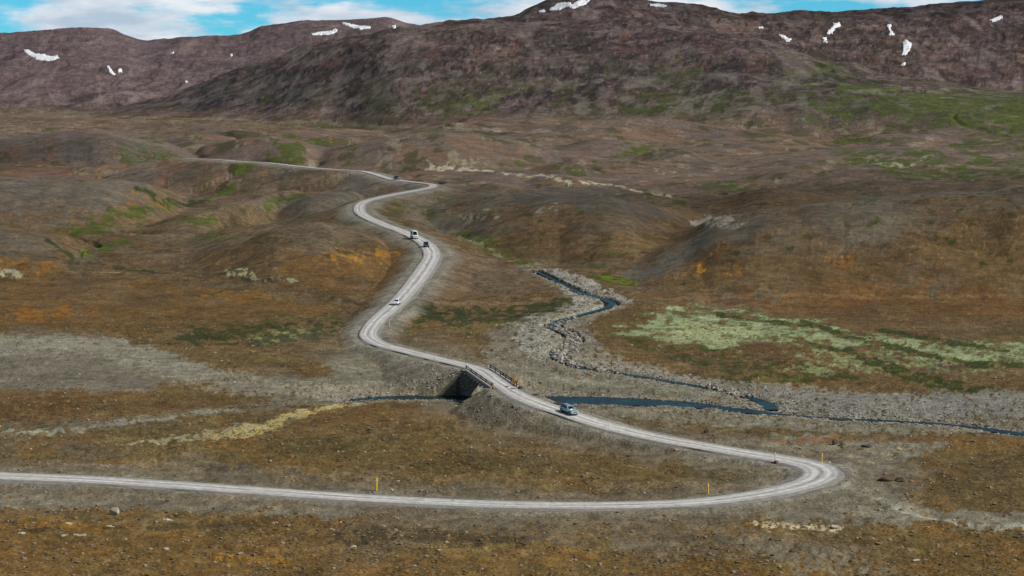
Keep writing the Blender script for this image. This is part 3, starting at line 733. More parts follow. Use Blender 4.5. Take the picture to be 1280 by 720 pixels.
# ------------------------------------------------------------------ object helpers
def link(o, parent=None):
    COL.objects.link(o)
    if parent is not None: o.parent = parent
    return o
def tag(o, label=None, cat=None, group=None, kind=None):
    if label: o['label'] = label
    if cat: o['category'] = cat
    if group: o['group'] = group
    if kind: o['kind'] = kind
    return o
def empty(name, loc, rz=0.0):
    o = bpy.data.objects.new(name, None); o.location = loc; o.rotation_euler = (0, 0, rz); o.empty_display_size = .3
    return link(o)
def np_mesh(name, verts, faces, mats, smooth=True, n=4):
    me = bpy.data.meshes.new(name)
    verts = np.asarray(verts, np.float32); faces = np.asarray(faces, np.int32)
    me.vertices.add(len(verts)); me.vertices.foreach_set('co', verts.ravel())
    me.loops.add(faces.size); me.loops.foreach_set('vertex_index', faces.ravel())
    me.polygons.add(len(faces)); me.polygons.foreach_set('loop_start', np.arange(0, faces.size, faces.shape[1], dtype=np.int32))
    me.update(calc_edges=True)
    me.polygons.foreach_set('use_smooth', np.full(len(faces), smooth, dtype=bool))
    for m in mats: me.materials.append(m)
    return me

def node_mat(name):
    m = bpy.data.materials.new(name); m.use_nodes = True
    nt = m.node_tree; b = nt.nodes['Principled BSDF']
    return m, nt, b
def simple(name, col, rough=.6, metal=0.0, noise=.0, scale=5.0, coat=0.0, spec=.5):
    m, nt, b = node_mat(name)
    c = tuple(float(v) for v in rgb(*col)) + (1,)
    b.inputs['Roughness'].default_value = rough; b.inputs['Metallic'].default_value = metal
    b.inputs['Coat Weight'].default_value = coat; b.inputs['Specular IOR Level'].default_value = spec
    tc = nt.nodes.new('ShaderNodeTexCoord'); n = nt.nodes.new('ShaderNodeTexNoise'); n.inputs['Scale'].default_value = scale; n.inputs['Detail'].default_value = 5
    nt.links.new(tc.outputs['Object'], n.inputs['Vector'])
    mr = nt.nodes.new('ShaderNodeMapRange'); mr.inputs['From Min'].default_value = .3; mr.inputs['From Max'].default_value = .7
    mr.inputs['To Min'].default_value = 1 - noise; mr.inputs['To Max'].default_value = 1 + noise
    mx_ = nt.nodes.new('ShaderNodeMix'); mx_.data_type = 'RGBA'; mx_.blend_type = 'MULTIPLY'; mx_.inputs[0].default_value = 1
    mx_.inputs[6].default_value = c
    nt.links.new(n.outputs[0], mr.inputs[0]); nt.links.new(mr.outputs[0], mx_.inputs[7]); nt.links.new(mx_.outputs[2], b.inputs['Base Color'])
    return m

# ------------------------------------------------------------------ ground material
def ground_mat(name, far=False):
    m, nt, b = node_mat(name); N = nt.nodes; L = nt.links
    at = N.new('ShaderNodeAttribute'); at.attribute_name = 'cover'
    tc = N.new('ShaderNodeTexCoord')
    def noise(scale, detail=6, rough=.6, dist=0.0):
        n = N.new('ShaderNodeTexNoise'); n.inputs['Scale'].default_value = scale; n.inputs['Detail'].default_value = detail
        n.inputs['Roughness'].default_value = rough; n.inputs['Distortion'].default_value = dist
        L.new(tc.outputs['Object'], n.inputs['Vector']); return n
    def rng_(src, a, b_, c, d):
        r = N.new('ShaderNodeMapRange'); r.inputs['From Min'].default_value = a; r.inputs['From Max'].default_value = b_
        r.inputs['To Min'].default_value = c; r.inputs['To Max'].default_value = d; L.new(src, r.inputs[0]); return r.outputs[0]
    def mix(blend, fac, a, c):
        x = N.new('ShaderNodeMix'); x.data_type = 'RGBA'; x.blend_type = blend
        for i, v in ((0, fac), (6, a), (7, c)):
            if isinstance(v, (int, float, tuple)): x.inputs[i].default_value = v
            else: L.new(v, x.inputs[i])
        return x.outputs[2]
    def math_(op, a, c):
        x = N.new('ShaderNodeMath'); x.operation = op
        for i, v in ((0, a), (1, c)):
            if isinstance(v, (int, float)): x.inputs[i].default_value = v
            else: L.new(v, x.inputs[i])
        return x.outputs[0]
    col = at.outputs['Color']; rock = at.outputs['Alpha']
    k = .12 if far else 1.0
    n1 = noise(.35 * k); n2 = noise(2.4 * k, 5, .65); n3 = noise(.9 * k, 4, .7, .6)
    c = mix('MULTIPLY', 1.0, col, rng_(n1.outputs[0], .3, .7, .66, 1.34))
    c = mix('MULTIPLY', 1.0, c, rng_(n2.outputs[0], .32, .68, .58, 1.42))
    n4 = noise(.07 * k, 5, .62)
    c = mix('MULTIPLY', 1.0, c, rng_(n4.outputs[0], .32, .68, .74, 1.26))
    # dark heather and moss tufts
    tuft = math_('MULTIPLY', rng_(n3.outputs[0], .58, .64, 0, .6), math_('SUBTRACT', 1.0, math_('MULTIPLY', rock, .7)))
    c = mix('MIX', tuft, c, mix('MULTIPLY', 1.0, c, (.52, .50, .40, 1)))
    # scattered cobbles
    vo = N.new('ShaderNodeTexVoronoi'); vo.inputs['Scale'].default_value = 2.4 * k * (1.6 if far else 1); L.new(tc.outputs['Object'], vo.inputs['Vector'])
    wn = N.new('ShaderNodeTexWhiteNoise'); L.new(vo.outputs['Position'], wn.inputs['Vector'])
    stone = rng_(vo.outputs['Distance'], .22, .32, 1, 0)
    pick = math_('GREATER_THAN', math_('ADD', wn.outputs['Value'], math_('MULTIPLY', rock, .62)), .90)
    sm = math_('MULTIPLY', math_('MULTIPLY', stone, pick), .8)
    wn2 = N.new('ShaderNodeTexWhiteNoise'); wn2.noise_dimensions = '4D'; wn2.inputs['W'].default_value = 3.1; L.new(vo.outputs['Position'], wn2.inputs['Vector'])
    sc = N.new('ShaderNodeValToRGB'); L.new(wn2.outputs['Value'], sc.inputs[0])
    sc.color_ramp.elements[0].color = (.07, .065, .06, 1); sc.color_ramp.elements[1].color = (.42, .40, .37, 1)
    e = sc.color_ramp.elements.new(.55); e.color = (.20, .185, .17, 1)
    c = mix('MIX', sm, c, mix('MIX', .45, c, sc.outputs[0]))
    L.new(c, b.inputs['Base Color'])
    b.inputs['Roughness'].default_value = .95; b.inputs['Specular IOR Level'].default_value = .15
    hgt = math_('ADD', math_('MULTIPLY', n2.outputs[0], .35), math_('ADD', math_('MULTIPLY', sm, .25), math_('MULTIPLY', n1.outputs[0], .7)))
    bp = N.new('ShaderNodeBump'); bp.inputs['Strength'].default_value = .9; bp.inputs['Distance'].default_value = 5.0 if far else .75
    L.new(hgt, bp.inputs['Height']); L.new(bp.outputs[0], b.inputs['Normal'])
    return m
M_ground = ground_mat('heath_and_gravel'); M_mtn = ground_mat('mountain_scree', True)

# ------------------------------------------------------------------ ground and mountains (one continuous sheet, cut where the slopes begin)
RSPLIT = int(np.searchsorted(RD, 2600))
def grid_obj(name, r0, r1, mat):
    x = X[r0:r1]; y = Y[r0:r1]; z = Z[r0:r1]
    nr, nc = x.shape
    v = np.stack([x, y, z], -1).reshape(-1, 3)
    i = (np.arange(nr - 1)[:, None] * nc + np.arange(nc - 1)[None, :]).ravel()
    f = np.stack([i, i + 1, i + nc + 1, i + nc], 1)
    me = np_mesh(name, v, f, [mat])
    a = me.attributes.new('cover', 'FLOAT_COLOR', 'POINT')
    a.data.foreach_set('color', np.concatenate([C[r0:r1], ROCK[r0:r1, :, None]], -1).astype(np.float32).ravel())
    o = link(bpy.data.objects.new(name, me)); tag(o, kind='structure'); return o
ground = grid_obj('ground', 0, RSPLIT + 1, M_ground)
tag(ground, 'open highland heath of brown mounds, green gullies and grey gravel flats', 'ground')
mount = grid_obj('mountains', RSPLIT, NR, M_mtn)
tag(mount, 'long purple brown mountain slopes with green lower flanks behind the plain', 'mountain')

# ------------------------------------------------------------------ road sheet
def road_material():
    m, nt, b = node_mat('gravel_road'); N = nt.nodes; L = nt.links
    at = N.new('ShaderNodeAttribute'); at.attribute_name = 'lane'      # x across -1..1, y metres along
    sx = N.new('ShaderNodeSeparateXYZ'); L.new(at.outputs['Vector'], sx.inputs[0])
    ns = N.new('ShaderNodeTexNoise'); ns.inputs['Scale'].default_value = 1.3; ns.inputs['Detail'].default_value = 5
    tc = N.new('ShaderNodeTexCoord'); L.new(tc.outputs['Object'], ns.inputs['Vector'])
    cm = N.new('ShaderNodeCombineXYZ'); L.new(sx.outputs[0], cm.inputs[0])
    k = N.new('ShaderNodeMath'); k.operation = 'MULTIPLY'; k.inputs[1].default_value = .02; L.new(sx.outputs[1], k.inputs[0]); L.new(k.outputs[0], cm.inputs[1])
    st = N.new('ShaderNodeTexNoise'); st.inputs['Scale'].default_value = 4.2; st.inputs['Detail'].default_value = 6; st.inputs['Roughness'].default_value = .65; L.new(cm.outputs[0], st.inputs['Vector'])
    # wheel tracks: two worn bands each way
    w = N.new('ShaderNodeMath'); w.operation = 'ABSOLUTE'; L.new(sx.outputs[0], w.inputs[0])
    wob = N.new('ShaderNodeMath'); wob.operation = 'MULTIPLY_ADD'; wob.inputs[1].default_value = .35; L.new(st.outputs[0], wob.inputs[0]); L.new(w.outputs[0], wob.inputs[2])
    rp = N.new('ShaderNodeValToRGB'); L.new(wob.outputs[0], rp.inputs[0])
    els = rp.color_ramp.elements
    els[0].position = 0.0; els[0].color = (.27, .255, .235, 1)
    els[1].position = 1.0; els[1].color = (.20, .185, .165, 1)
    for p, v in ((.20, .30), (.34, .52), (.52, .56), (.66, .34), (.80, .46), (.92, .28)):
        e = els.new(p); e.color = (v * .93, v * .905, v * .85, 1)
    mr = N.new('ShaderNodeMapRange'); mr.inputs['From Min'].default_value = .3; mr.inputs['From Max'].default_value = .7; mr.inputs['To Min'].default_value = .78; mr.inputs['To Max'].default_value = 1.22
    L.new(ns.outputs[0], mr.inputs[0])
    mx_ = N.new('ShaderNodeMix'); mx_.data_type = 'RGBA'; mx_.blend_type = 'MULTIPLY'; mx_.inputs[0].default_value = 1
    L.new(rp.outputs[0], mx_.inputs[6]); L.new(mr.outputs[0], mx_.inputs[7])
    mr2 = N.new('ShaderNodeMapRange'); mr2.inputs['From Min'].default_value = .3; mr2.inputs['From Max'].default_value = .7; mr2.inputs['To Min'].default_value = .8; mr2.inputs['To Max'].default_value = 1.2
    L.new(st.outputs[0], mr2.inputs[0])
    m2 = N.new('ShaderNodeMix'); m2.data_type = 'RGBA'; m2.blend_type = 'MULTIPLY'; m2.inputs[0].default_value = 1
    L.new(mx_.outputs[2], m2.inputs[6]); L.new(mr2.outputs[0], m2.inputs[7]); L.new(m2.outputs[2], b.inputs['Base Color'])
    b.inputs['Roughness'].default_value = .9; b.inputs['Specular IOR Level'].default_value = .2
    bp = N.new('ShaderNodeBump'); bp.inputs['Strength'].default_value = .5; bp.inputs['Distance'].default_value = .15; L.new(ns.outputs[0], bp.inputs['Height']); L.new(bp.outputs[0], b.inputs['Normal'])
    return m
M_road = road_material()
def build_road():
    s = _rs; P = ROAD
    T = np.gradient(P[:, :2], axis=0); T /= np.linalg.norm(T, axis=1)[:, None]
    Nn = np.stack([-T[:, 1], T[:, 0]], 1)
    hw = road_halfw(s, P[:, 1])
    K = 15; v = []; at = []
    for j in range(K):
        t = -1 + 2 * j / (K - 1)
        edge = abs(t) > .95
        wob = (vnoise(s / 5.0, s * 0 + j * 3.7, 7) - .5) * 1.1 * (1 if edge else .1) * np.where((s > S_A - 3) & (s < S_B + 3), 0, 1)
        off = t * (hw + wob * np.sign(t) if edge else hw)
        ins = (s > S_A - 1) & (s < S_B + 1)
        crown = (1 - t * t) * .08
        zz = P[:, 2] + crown - (.10 + .0003 * P[:, 1]) * (abs(t) > .99) * np.where(ins, 0, 1) + np.where(ins, .06, 0)
        v.append(np.stack([P[:, 0] + Nn[:, 0] * off, P[:, 1] + Nn[:, 1] * off, zz], 1)); at.append(np.stack([np.full_like(s, t), s, s * 0], 1))
    n = len(s)
    v = np.concatenate(v); at = np.concatenate(at)
    # underside skirt so the sheet is closed against the bed
    i = (np.arange(K - 1)[:, None] * n + np.arange(n - 1)[None, :]).ravel()
    f = np.stack([i, i + 1, i + n + 1, i + n], 1)[:, ::-1]
    me = np_mesh('road', v, f, [M_road])
    a = me.attributes.new('lane', 'FLOAT_VECTOR', 'POINT'); a.data.foreach_set('vector', at.astype(np.float32).ravel())
    o = link(bpy.data.objects.new('road', me)); tag(o, 'pale grey gravel road winding over the bridge and across the plain', 'road', kind='structure')
build_road()

# ------------------------------------------------------------------ water
def water_material():
    m, nt, b = node_mat('stream_water'); N = nt.nodes; L = nt.links
    tc = N.new('ShaderNodeTexCoord'); ns = N.new('ShaderNodeTexNoise'); ns.inputs['Scale'].default_value = 1.1; ns.inputs['Detail'].default_value = 6; L.new(tc.outputs['Object'], ns.inputs['Vector'])
    n2 = N.new('ShaderNodeTexNoise'); n2.inputs['Scale'].default_value = .22; n2.inputs['Detail'].default_value = 4; L.new(tc.outputs['Object'], n2.inputs['Vector'])
    r = N.new('ShaderNodeValToRGB'); L.new(n2.outputs[0], r.inputs[0])
    r.color_ramp.elements[0].position = .35; r.color_ramp.elements[0].color = (.003, .010, .014, 1)
    r.color_ramp.elements[1].position = .65; r.color_ramp.elements[1].color = (.005, .036, .040, 1)
    L.new(r.outputs[0], b.inputs['Base Color']); b.inputs['Roughness'].default_value = .25; b.inputs['IOR'].default_value = 1.33; b.inputs['Specular IOR Level'].default_value = .08
    bp = N.new('ShaderNodeBump'); bp.inputs['Strength'].default_value = .8; bp.inputs['Distance'].default_value = .25; L.new(ns.outputs[0], bp.inputs['Height']); L.new(bp.outputs[0], b.inputs['Normal'])
    return m
M_water = water_material()
for R, lab in zip(RIVERS, ('calm dark teal river running under the road bridge', 'narrow dark stream winding down between grey boulder banks')):
    T = np.gradient(R[:, :2], axis=0); T /= np.linalg.norm(T, axis=1)[:, None]; Nn = np.stack([-T[:, 1], T[:, 0]], 1)
    n = len(R); K = 7; v = []
    for j in range(K):
        t = -1 + 2 * j / (K - 1); off = t * (R[:, 3] * 1.15 + .3)
        v.append(np.stack([R[:, 0] + Nn[:, 0]*off, R[:, 1] + Nn[:, 1]*off, R[:, 2] - .02 * (lab[0] == 'n')], 1))
    i = (np.arange(K - 1)[:, None] * n + np.arange(n - 1)[None, :]).ravel()
    me = np_mesh('river', np.concatenate(v), np.stack([i, i + 1, i + n + 1, i + n], 1)[:, ::-1], [M_water])
    o = link(bpy.data.objects.new('river' if lab[0] == 'c' else 'stream', me)); tag(o, lab, 'water', kind='structure')

# ------------------------------------------------------------------ stones (loose stuff) and boulders (things)
def ico(sub=1):
    bm = bmesh.new(); bmesh.ops.create_icosphere(bm, subdivisions=sub, radius=1)
    v = np.array([x.co[:] for x in bm.verts]); f = np.array([[q.index for q in p.verts] for p in bm.faces]); bm.free(); return v, f
def stone_material(name, lo, hi, sc=1.2, tintr=.35):
    m, nt, b = node_mat(name); N = nt.nodes; L = nt.links
    at = N.new('ShaderNodeAttribute'); at.attribute_name = 'tone'
    tc = N.new('ShaderNodeTexCoord'); ns = N.new('ShaderNodeTexNoise'); ns.inputs['Scale'].default_value = sc; ns.inputs['Detail'].default_value = 6; L.new(tc.outputs['Object'], ns.inputs['Vector'])
    ad = N.new('ShaderNodeMath'); ad.operation = 'MULTIPLY_ADD'; ad.inputs[1].default_value = tintr; L.new(ns.outputs[0], ad.inputs[0]); L.new(at.outputs['Fac'], ad.inputs[2])
    mx_ = N.new('ShaderNodeMix'); mx_.data_type = 'RGBA'; mx_.clamp_factor = True; L.new(ad.outputs[0], mx_.inputs[0])
    mx_.inputs[6].default_value = tuple(rgb(*lo)) + (1,); mx_.inputs[7].default_value = tuple(rgb(*hi)) + (1,)
    L.new(mx_.outputs[2], b.inputs['Base Color']); b.inputs['Roughness'].default_value = .9; b.inputs['Specular IOR Level'].default_value = .2
    return m
M_stone = stone_material('river_stone', (74, 69, 62), (170, 164, 152))
M_heathstone = stone_material('heath_stone', (74, 60, 46), (160, 146, 122))
M_tuft = stone_material('dry_tuft', (64, 56, 34), (124, 106, 66))
def scatter(name, xs, ys, sz, mat, label, cat, flat=.62, sub=1, sink=.25, rough=.22, stuff=True):
    bv, bf = ico(sub); nv = len(bv); n = len(xs)
    k = 8; var = []
    for q in range(k):
        r = np.random.default_rng(q + 5); d = 1 + (r.random(nv)[:, None] - .5) * rough * 2
        var.append(bv * d)
    var = np.array(var)[rng.integers(0, k, n)]
    a = rng.random(n) * 6.283; ca, sa = np.cos(a)[:, None], np.sin(a)[:, None]
    sx = sz * rng.uniform(.8, 1.3, n); sy = sz * rng.uniform(.7, 1.1, n); szz = sz * flat * rng.uniform(.7, 1.2, n)
    vx = var[:, :, 0] * sx[:, None]; vy = var[:, :, 1] * sy[:, None]; vz = var[:, :, 2] * szz[:, None]
    x = vx * ca - vy * sa + xs[:, None]; y = vx * sa + vy * ca + ys[:, None]
    z = vz + (ground_z(xs, ys) + szz * (1 - 2 * sink) * .6)[:, None]
    V_ = np.stack([x, y, z], -1).reshape(-1, 3); F_ = (bf[None] + (np.arange(n) * nv)[:, None, None]).reshape(-1, 3)
    me = np_mesh(name, V_, F_, [mat], smooth=(sub < 1))
    t = me.attributes.new('tone', 'FLOAT', 'POINT'); t.data.foreach_set('value', np.repeat(rng.random(n) ** 1.3 * .8, nv).astype(np.float32))
    o = link(bpy.data.objects.new(name, me)); tag(o, label, cat, kind='stuff'); return o
def sample_cells(weight, n, rmax=None):
    """random plan points with density following a weight on the grid (per projected area)"""
    w = weight.ravel().astype(np.float64); w = np.cumsum(w); k = np.searchsorted(w, rng.random(n) * w[-1])
    r, c = np.divmod(k, NC); r = np.minimum(r, NR - 2); c = np.minimum(c, NC - 2)
    y = RD[r] + (RD[r+1] - RD[r]) * rng.random(n); u = CU[c] + (CU[c+1] - CU[c]) * rng.random(n)
    return u * y, y
rowfine = (UU > -.31) & (UU < .42) & (Y > 195) & (Y < 700)
clear = (RE > .6) & ((WET > -.6) | ((Y > 350) & (WET > -3) & (Nfin2 > .5))) & rowfine
wbed = clear * np.clip(ROCK, 0, 1) ** 2 * (.05 + np.exp(-np.clip(WET, 0, 99) / 6.0) * 2.0 + .22 * (Nbig > .52)) * (Y > 300)
xs, ys = sample_cells(wbed, 22000); sz = (.06 + .22 * rng.random(len(xs)) ** 3.5) * np.interp(ys, [300, 650], [1.0, 1.4])
scatter('river_stones', xs, ys, sz, M_stone, 'grey cobbles and small boulders strewn over the river gravel', 'stones')
wst = (RE > 1) & rowfine & (WET < .6) & (Y > 345) & ((Y > 372) | (UU > .098)) & (Nfin2 > .42)
rz_ = np.zeros((NR, NC)); 
xs, ys = sample_cells(wst * np.interp(Y, [330, 400, 600], [1.3, 1.5, 5]), 2600); sz = .26 + .34 * rng.random(len(xs)) ** 2
scatter('stream_boulders', xs, ys, sz, M_stone, 'half sunk boulders breaking the surface of the narrow stream', 'stones', flat=.9, sink=.1)
whe = clear * (1 - ROCK) * (Y < 480) * (.25 + (Nblk > .55))
xs, ys = sample_cells(whe, 9000); sz = .06 + .26 * rng.random(len(xs)) ** 4
scatter('heath_stones', xs, ys, sz, M_heathstone, 'small brown stones scattered over the dry heath', 'stones')
wt = clear * (ROCK < .25) * (Y < 470) * (.12 + sstep(.45, .6, Nmid)) * (RE > 2.5)
xs, ys = sample_cells(wt, 20000); sz = .08 + .22 * rng.random(len(xs)) ** 2.2
scatter('heather_tufts', xs, ys, sz, M_tuft, 'low dark heather and moss tufts on the brown heath', 'tufts', flat=.38, rough=.35, sink=.35)

def boulder(px, py, size, mat, label, seed, squash=.6, name='boulder'):
    (x, y), = hits([(px, py)]); z = float(ground_z(x, y))
    # settle on the finished ground along the same bearing
    bm = bmesh.new(); bmesh.ops.create_icosphere(bm, subdivisions=3, radius=1)
    r = random.Random(seed); cuts = [Vector((r.uniform(-1, 1), r.uniform(-1, 1), r.uniform(-.4, 1))).normalized() for _ in range(9)]
    lim = [r.uniform(.55, .9) for _ in cuts]
    sc = Vector((r.uniform(.9, 1.25), r.uniform(.75, 1.0), squash * r.uniform(.9, 1.1)))
    for v in bm.verts:
        p = v.co.copy()
        for c, l in zip(cuts, lim):
            d = p.dot(c)
            if d > l: p -= c * (d - l)
        p *= 1 + .05 * (r.random() - .5)
        v.co = Vector((p.x * sc.x, p.y * sc.y, p.z * sc.z)) * size
    me = bpy.data.meshes.new(name); bm.to_mesh(me); bm.free(); me.materials.append(mat)
    t = me.attributes.new('tone', 'FLOAT', 'POINT'); t.data.foreach_set('value', np.full(len(me.vertices), .35, np.float32))
    o = link(bpy.data.objects.new(name, me)); o.location = (x, y, z + size * squash * .35); o.rotation_euler = (0, 0, r.random() * 6)
    tag(o, label, 'boulder', 'boulders lying about the valley floor'); return o
M_pale = stone_material('pale_boulder', (130, 124, 106), (196, 190, 168), 1.5)
M_brown = stone_material('brown_boulder', (50, 42, 34), (112, 92, 70), 1.5)
M_dark = stone_material('dark_boulder', (44, 40, 36), (92, 84, 76), 1.5)
M_red = stone_material('rusty_boulder', (96, 66, 44), (144, 104, 72), 1.5)
BOULD = [(144,643,.72,M_pale,'pale squarish boulder on the ochre heath below the road, at the left',.9),
 (156,660,.45,M_red,'rust coloured low rock below the pale squarish boulder',.6),
 (209,650,.35,M_pale,'small flat whitish stone right of the pale squarish boulder',.45),
 (28,668,.42,M_pale,'flat white rock nearest the lower left corner of the heath',.4),
 (79,671,.30,M_pale,'little white stone first in a row of white stones on the heath',.45),
 (96,670,.26,M_pale,'little white stone second in a row of white stones on the heath',.45),
 (106,669,.22,M_pale,'tiniest white stone ending the row of white stones on the heath',.45),
 (207,686,.40,M_pale,'light tan stone alone on the heath near the bottom edge',.6),
 (442,685,.40,M_pale,'buff rock beside ochre moss near the bottom edge, left of centre',.5),
 (566,628,.42,M_red,'reddish rock at the near verge of the gravel road',.6),
 (490,613,.26,M_pale,'small pale stone on the verge right of the tall yellow marker post',.7),
 (1108,600,1.0,M_brown,'big dark brown rock outcrop beside the old track, its left lump',.5),
 (1124,601,.9,M_brown,'tan brown rock adjoining the big dark outcrop beside the old track',.45),
 (1140,601,.6,M_red,'smallest rusty rock at the right of the dark outcrop',.4),
 (1083,559,.85,M_dark,'flat slab of dark rock on grey ground south of the river',.28),
 (1044,555,.55,M_dark,'upright dark stone on the ridge south of the river',1.1),
 (1052,557,.5,M_brown,'brown stone right of the upright dark stone',.6),
 (1007,628,.28,M_red,'small pinkish stone beside the outside of the hairpin bend',.7),
 (1057,642,.32,M_brown,'little dark brown stone between hairpin and the bare white patches',.6),
 (1043,660,.55,M_pale,'whitish rock at the end of the bare white patches',.4),
 (883,541,.42,M_dark,'small dark standing stone on the flat beyond the road bend',1.2),
 (1036,581,.3,M_pale,'pale stone by the marker post at the outside of the hairpin',.6),
 (641,514,.6,M_dark,'dark rock low on the embankment between bridge and blue car',.6),
 (650,512,.5,M_dark,'dark angular rock beside another on the road embankment',.8),
 (634,512,.45,M_dark,'small dark rock leftmost of three on the embankment slope',.7),
 (670,519,.7,M_dark,'low black slab at the foot of the embankment below the road',.35),
 (697,526,.75,M_dark,'long black slab on the slope just below the blue car',.3),
 (588,507,.5,M_pale,'pale rock on the near bank below the bridge opening',.45),
 (497,605,.2,M_brown,'tiny brown stone on the heath right of the tall yellow marker post',.6),
 (1238,695,.5,M_red,'reddish rock near the lower right corner of the photo',.6),
 (1145,702,.45,M_pale,'light flat stone below the green moss streak at lower right',.4),
 (560,534,.22,M_dark,'small dark stone on the brown heath south of the bridge',.8),
 (786,571,.3,M_dark,'dark stone on the heath inside the big road bend',.7),
 (970,582,.45,M_brown,'brown rock on the inside verge of the hairpin bend',.7)]
for i, (px, py, sz_, mt, lab, sq) in enumerate(BOULD): boulder(px, py, sz_, mt, lab, i * 7 + 1, sq)

# ------------------------------------------------------------------ old snow lying on the slopes
def snow_material():
    m, nt, b = node_mat('old_snow'); N = nt.nodes; L = nt.links
    tc = N.new('ShaderNodeTexCoord'); ns = N.new('ShaderNodeTexNoise'); ns.inputs['Scale'].default_value = .08; ns.inputs['Detail'].default_value = 6; L.new(tc.outputs['Object'], ns.inputs['Vector'])
    r = N.new('ShaderNodeValToRGB'); L.new(ns.outputs[0], r.inputs[0]); r.color_ramp.elements[0].position = .3; r.color_ramp.elements[0].color = (.50, .52, .56, 1); r.color_ramp.elements[1].position = .6; r.color_ramp.elements[1].color = (.80, .81, .82, 1)
    L.new(r.outputs[0], b.inputs['Base Color']); b.inputs['Roughness'].default_value = .7; return m
M_snow = snow_material()
def interp_row(py_pts): pass
def snow(pts, label, warp=.25):
    P = hits(pts); Pu = np.stack([P[:, 0] / P[:, 1] * FPX, G(P[:, 1])], 1)
    u0, v0 = Pu.min(0) - .6; u1, v1 = Pu.max(0) + .6
    step = .35
    nu = int((u1 - u0) / step) + 2; nv = max(6, int((v1 - v0) / .22) + 2)
    gu = np.linspace(u0, u1, nu); gv = np.linspace(v0, v1, nv)
    QU, QV = np.meshgrid(gu, gv)
    wx = QU + (vnoise(QU * .5, QV * 1.3, 5) - .5) * 2.0; wy = QV + (vnoise(QU * .6 + 9, QV * 1.3, 6) - .5) * warp * 4
    ins = np.zeros(QU.shape, bool); dd = np.full(QU.shape, 1e9); n = len(Pu)
    for i in range(n):
        a, b = Pu[i], Pu[(i + 1) % n]
        dd = np.minimum(dd, seg_d(wx, wy, a, b))
        if abs(a[1] - b[1]) > 1e-9: ins ^= ((a[1] > wy) != (b[1] > wy)) & (wx < (b[0] - a[0]) * (wy - a[1]) / (b[1] - a[1]) + a[0])
    y = np.interp(QV, _gv, _gd); x = QU / FPX * y
    thick = np.where(ins, np.minimum(dd, 1.2) / 1.2 * 1.6 + 1.6, -4)
    z = ground_z(x, y) + thick
    cell = ins[:-1, :-1] | ins[1:, :-1] | ins[:-1, 1:] | ins[1:, 1:]
    idx = np.arange(nu * nv).reshape(nv, nu)
    f = np.stack([idx[:-1, :-1], idx[:-1, 1:], idx[1:, 1:], idx[1:, :-1]], -1)[cell]
    if len(f) == 0: print('NO SNOW', label); return
    used, inv = np.unique(f, return_inverse=True)
    v = np.stack([x, y, z], -1).reshape(-1, 3)[used]
    org = v.mean(0)
    me = np_mesh('snow_patch', v - org, inv.reshape(f.shape), [M_snow])
    o = link(bpy.data.objects.new('snow_patch', me)); o.location = org; tag(o, label, 'snow patch', 'patches of old snow on the mountains')
SN = [([(29,62),(34,62),(44,67),(56,68),(62,70),(72,69),(74,73),(64,76),(50,76),(40,71),(32,67)], 'long ragged snow patch on the left mountain, leftmost of all'),
 ([(132,82),(136,83),(144,92),(143,94),(137,91)], 'narrow slanting snow streak on the left mountain'),
 ([(146,88),(152,86),(153,90),(148,91)], 'small round snow patch right of the slanting streak'),
 ([(214,65),(218,65),(217,67),(214,67)], 'tiny snow dot high on the left mountain near its saddle'),
 ([(287,68),(291,68),(290,71),(287,70)], 'tiny snow dot on the brown slope below the far left ridge'),
 ([(232,101),(236,103),(235,104),(232,103)], 'tiny snow dot low on the left mountain above the valley mouth'),
 ([(389,42),(400,40),(412,39),(420,36),(422,38),(416,43),(400,44),(390,44)], 'thin level snow band under the far left summit'),
 ([(427,28),(438,30),(448,32),(462,33),(464,36),(450,37),(438,34),(428,31)], 'snow band just below the far left summit, higher than its neighbour'),
 ([(490,33),(495,31),(494,36),(490,36)], 'small snow speck right of the far left summit'),
 ([(673,14),(680,12),(682,15),(675,17)], 'small snow wedge at the foot of the central summit cliffs'),
 ([(686,12),(696,5),(706,3),(716,6),(728,0),(738,0),(732,6),(718,11),(708,9),(698,13),(690,14)], 'broad snow field below the central summit at the top edge'),
 ([(812,5),(822,5),(833,7),(832,9),(822,8),(813,7)], 'flat snow sliver right of the central summit'),
 ([(947,34),(953,33),(954,36),(949,36)], 'tiny snow dot on the ridge right of the central mountain'),
 ([(973,43),(980,45),(989,49),(988,52),(982,52),(977,48)], 'short slanting snow patch on the right ridge'),
 ([(1042,29),(1050,28),(1051,32),(1044,36),(1040,43),(1034,43),(1035,39),(1041,34)], 'curved snow patch like a comma on the right mountain'),
 ([(1028,47),(1033,48),(1034,54),(1029,53)], 'small snow patch under the curved comma shaped one'),
 ([(1108,33),(1114,30),(1113,38),(1118,44),(1111,45),(1111,38)], 'small hooked snow patch on the right mountain above the largest'),
 ([(1128,52),(1134,50),(1140,55),(1137,64),(1131,69),(1127,69),(1129,60)], 'thick oval snow patch on the right mountain, largest there'),
 ([(1127,80),(1132,78),(1131,82),(1128,82)], 'snow speck directly under the thick oval patch'),
 ([(1237,24),(1244,22),(1253,19),(1254,22),(1246,26),(1240,28)], 'snow streak near the right edge high on the mountain')]
for p, l in SN: snow(p, l)

tick('build')
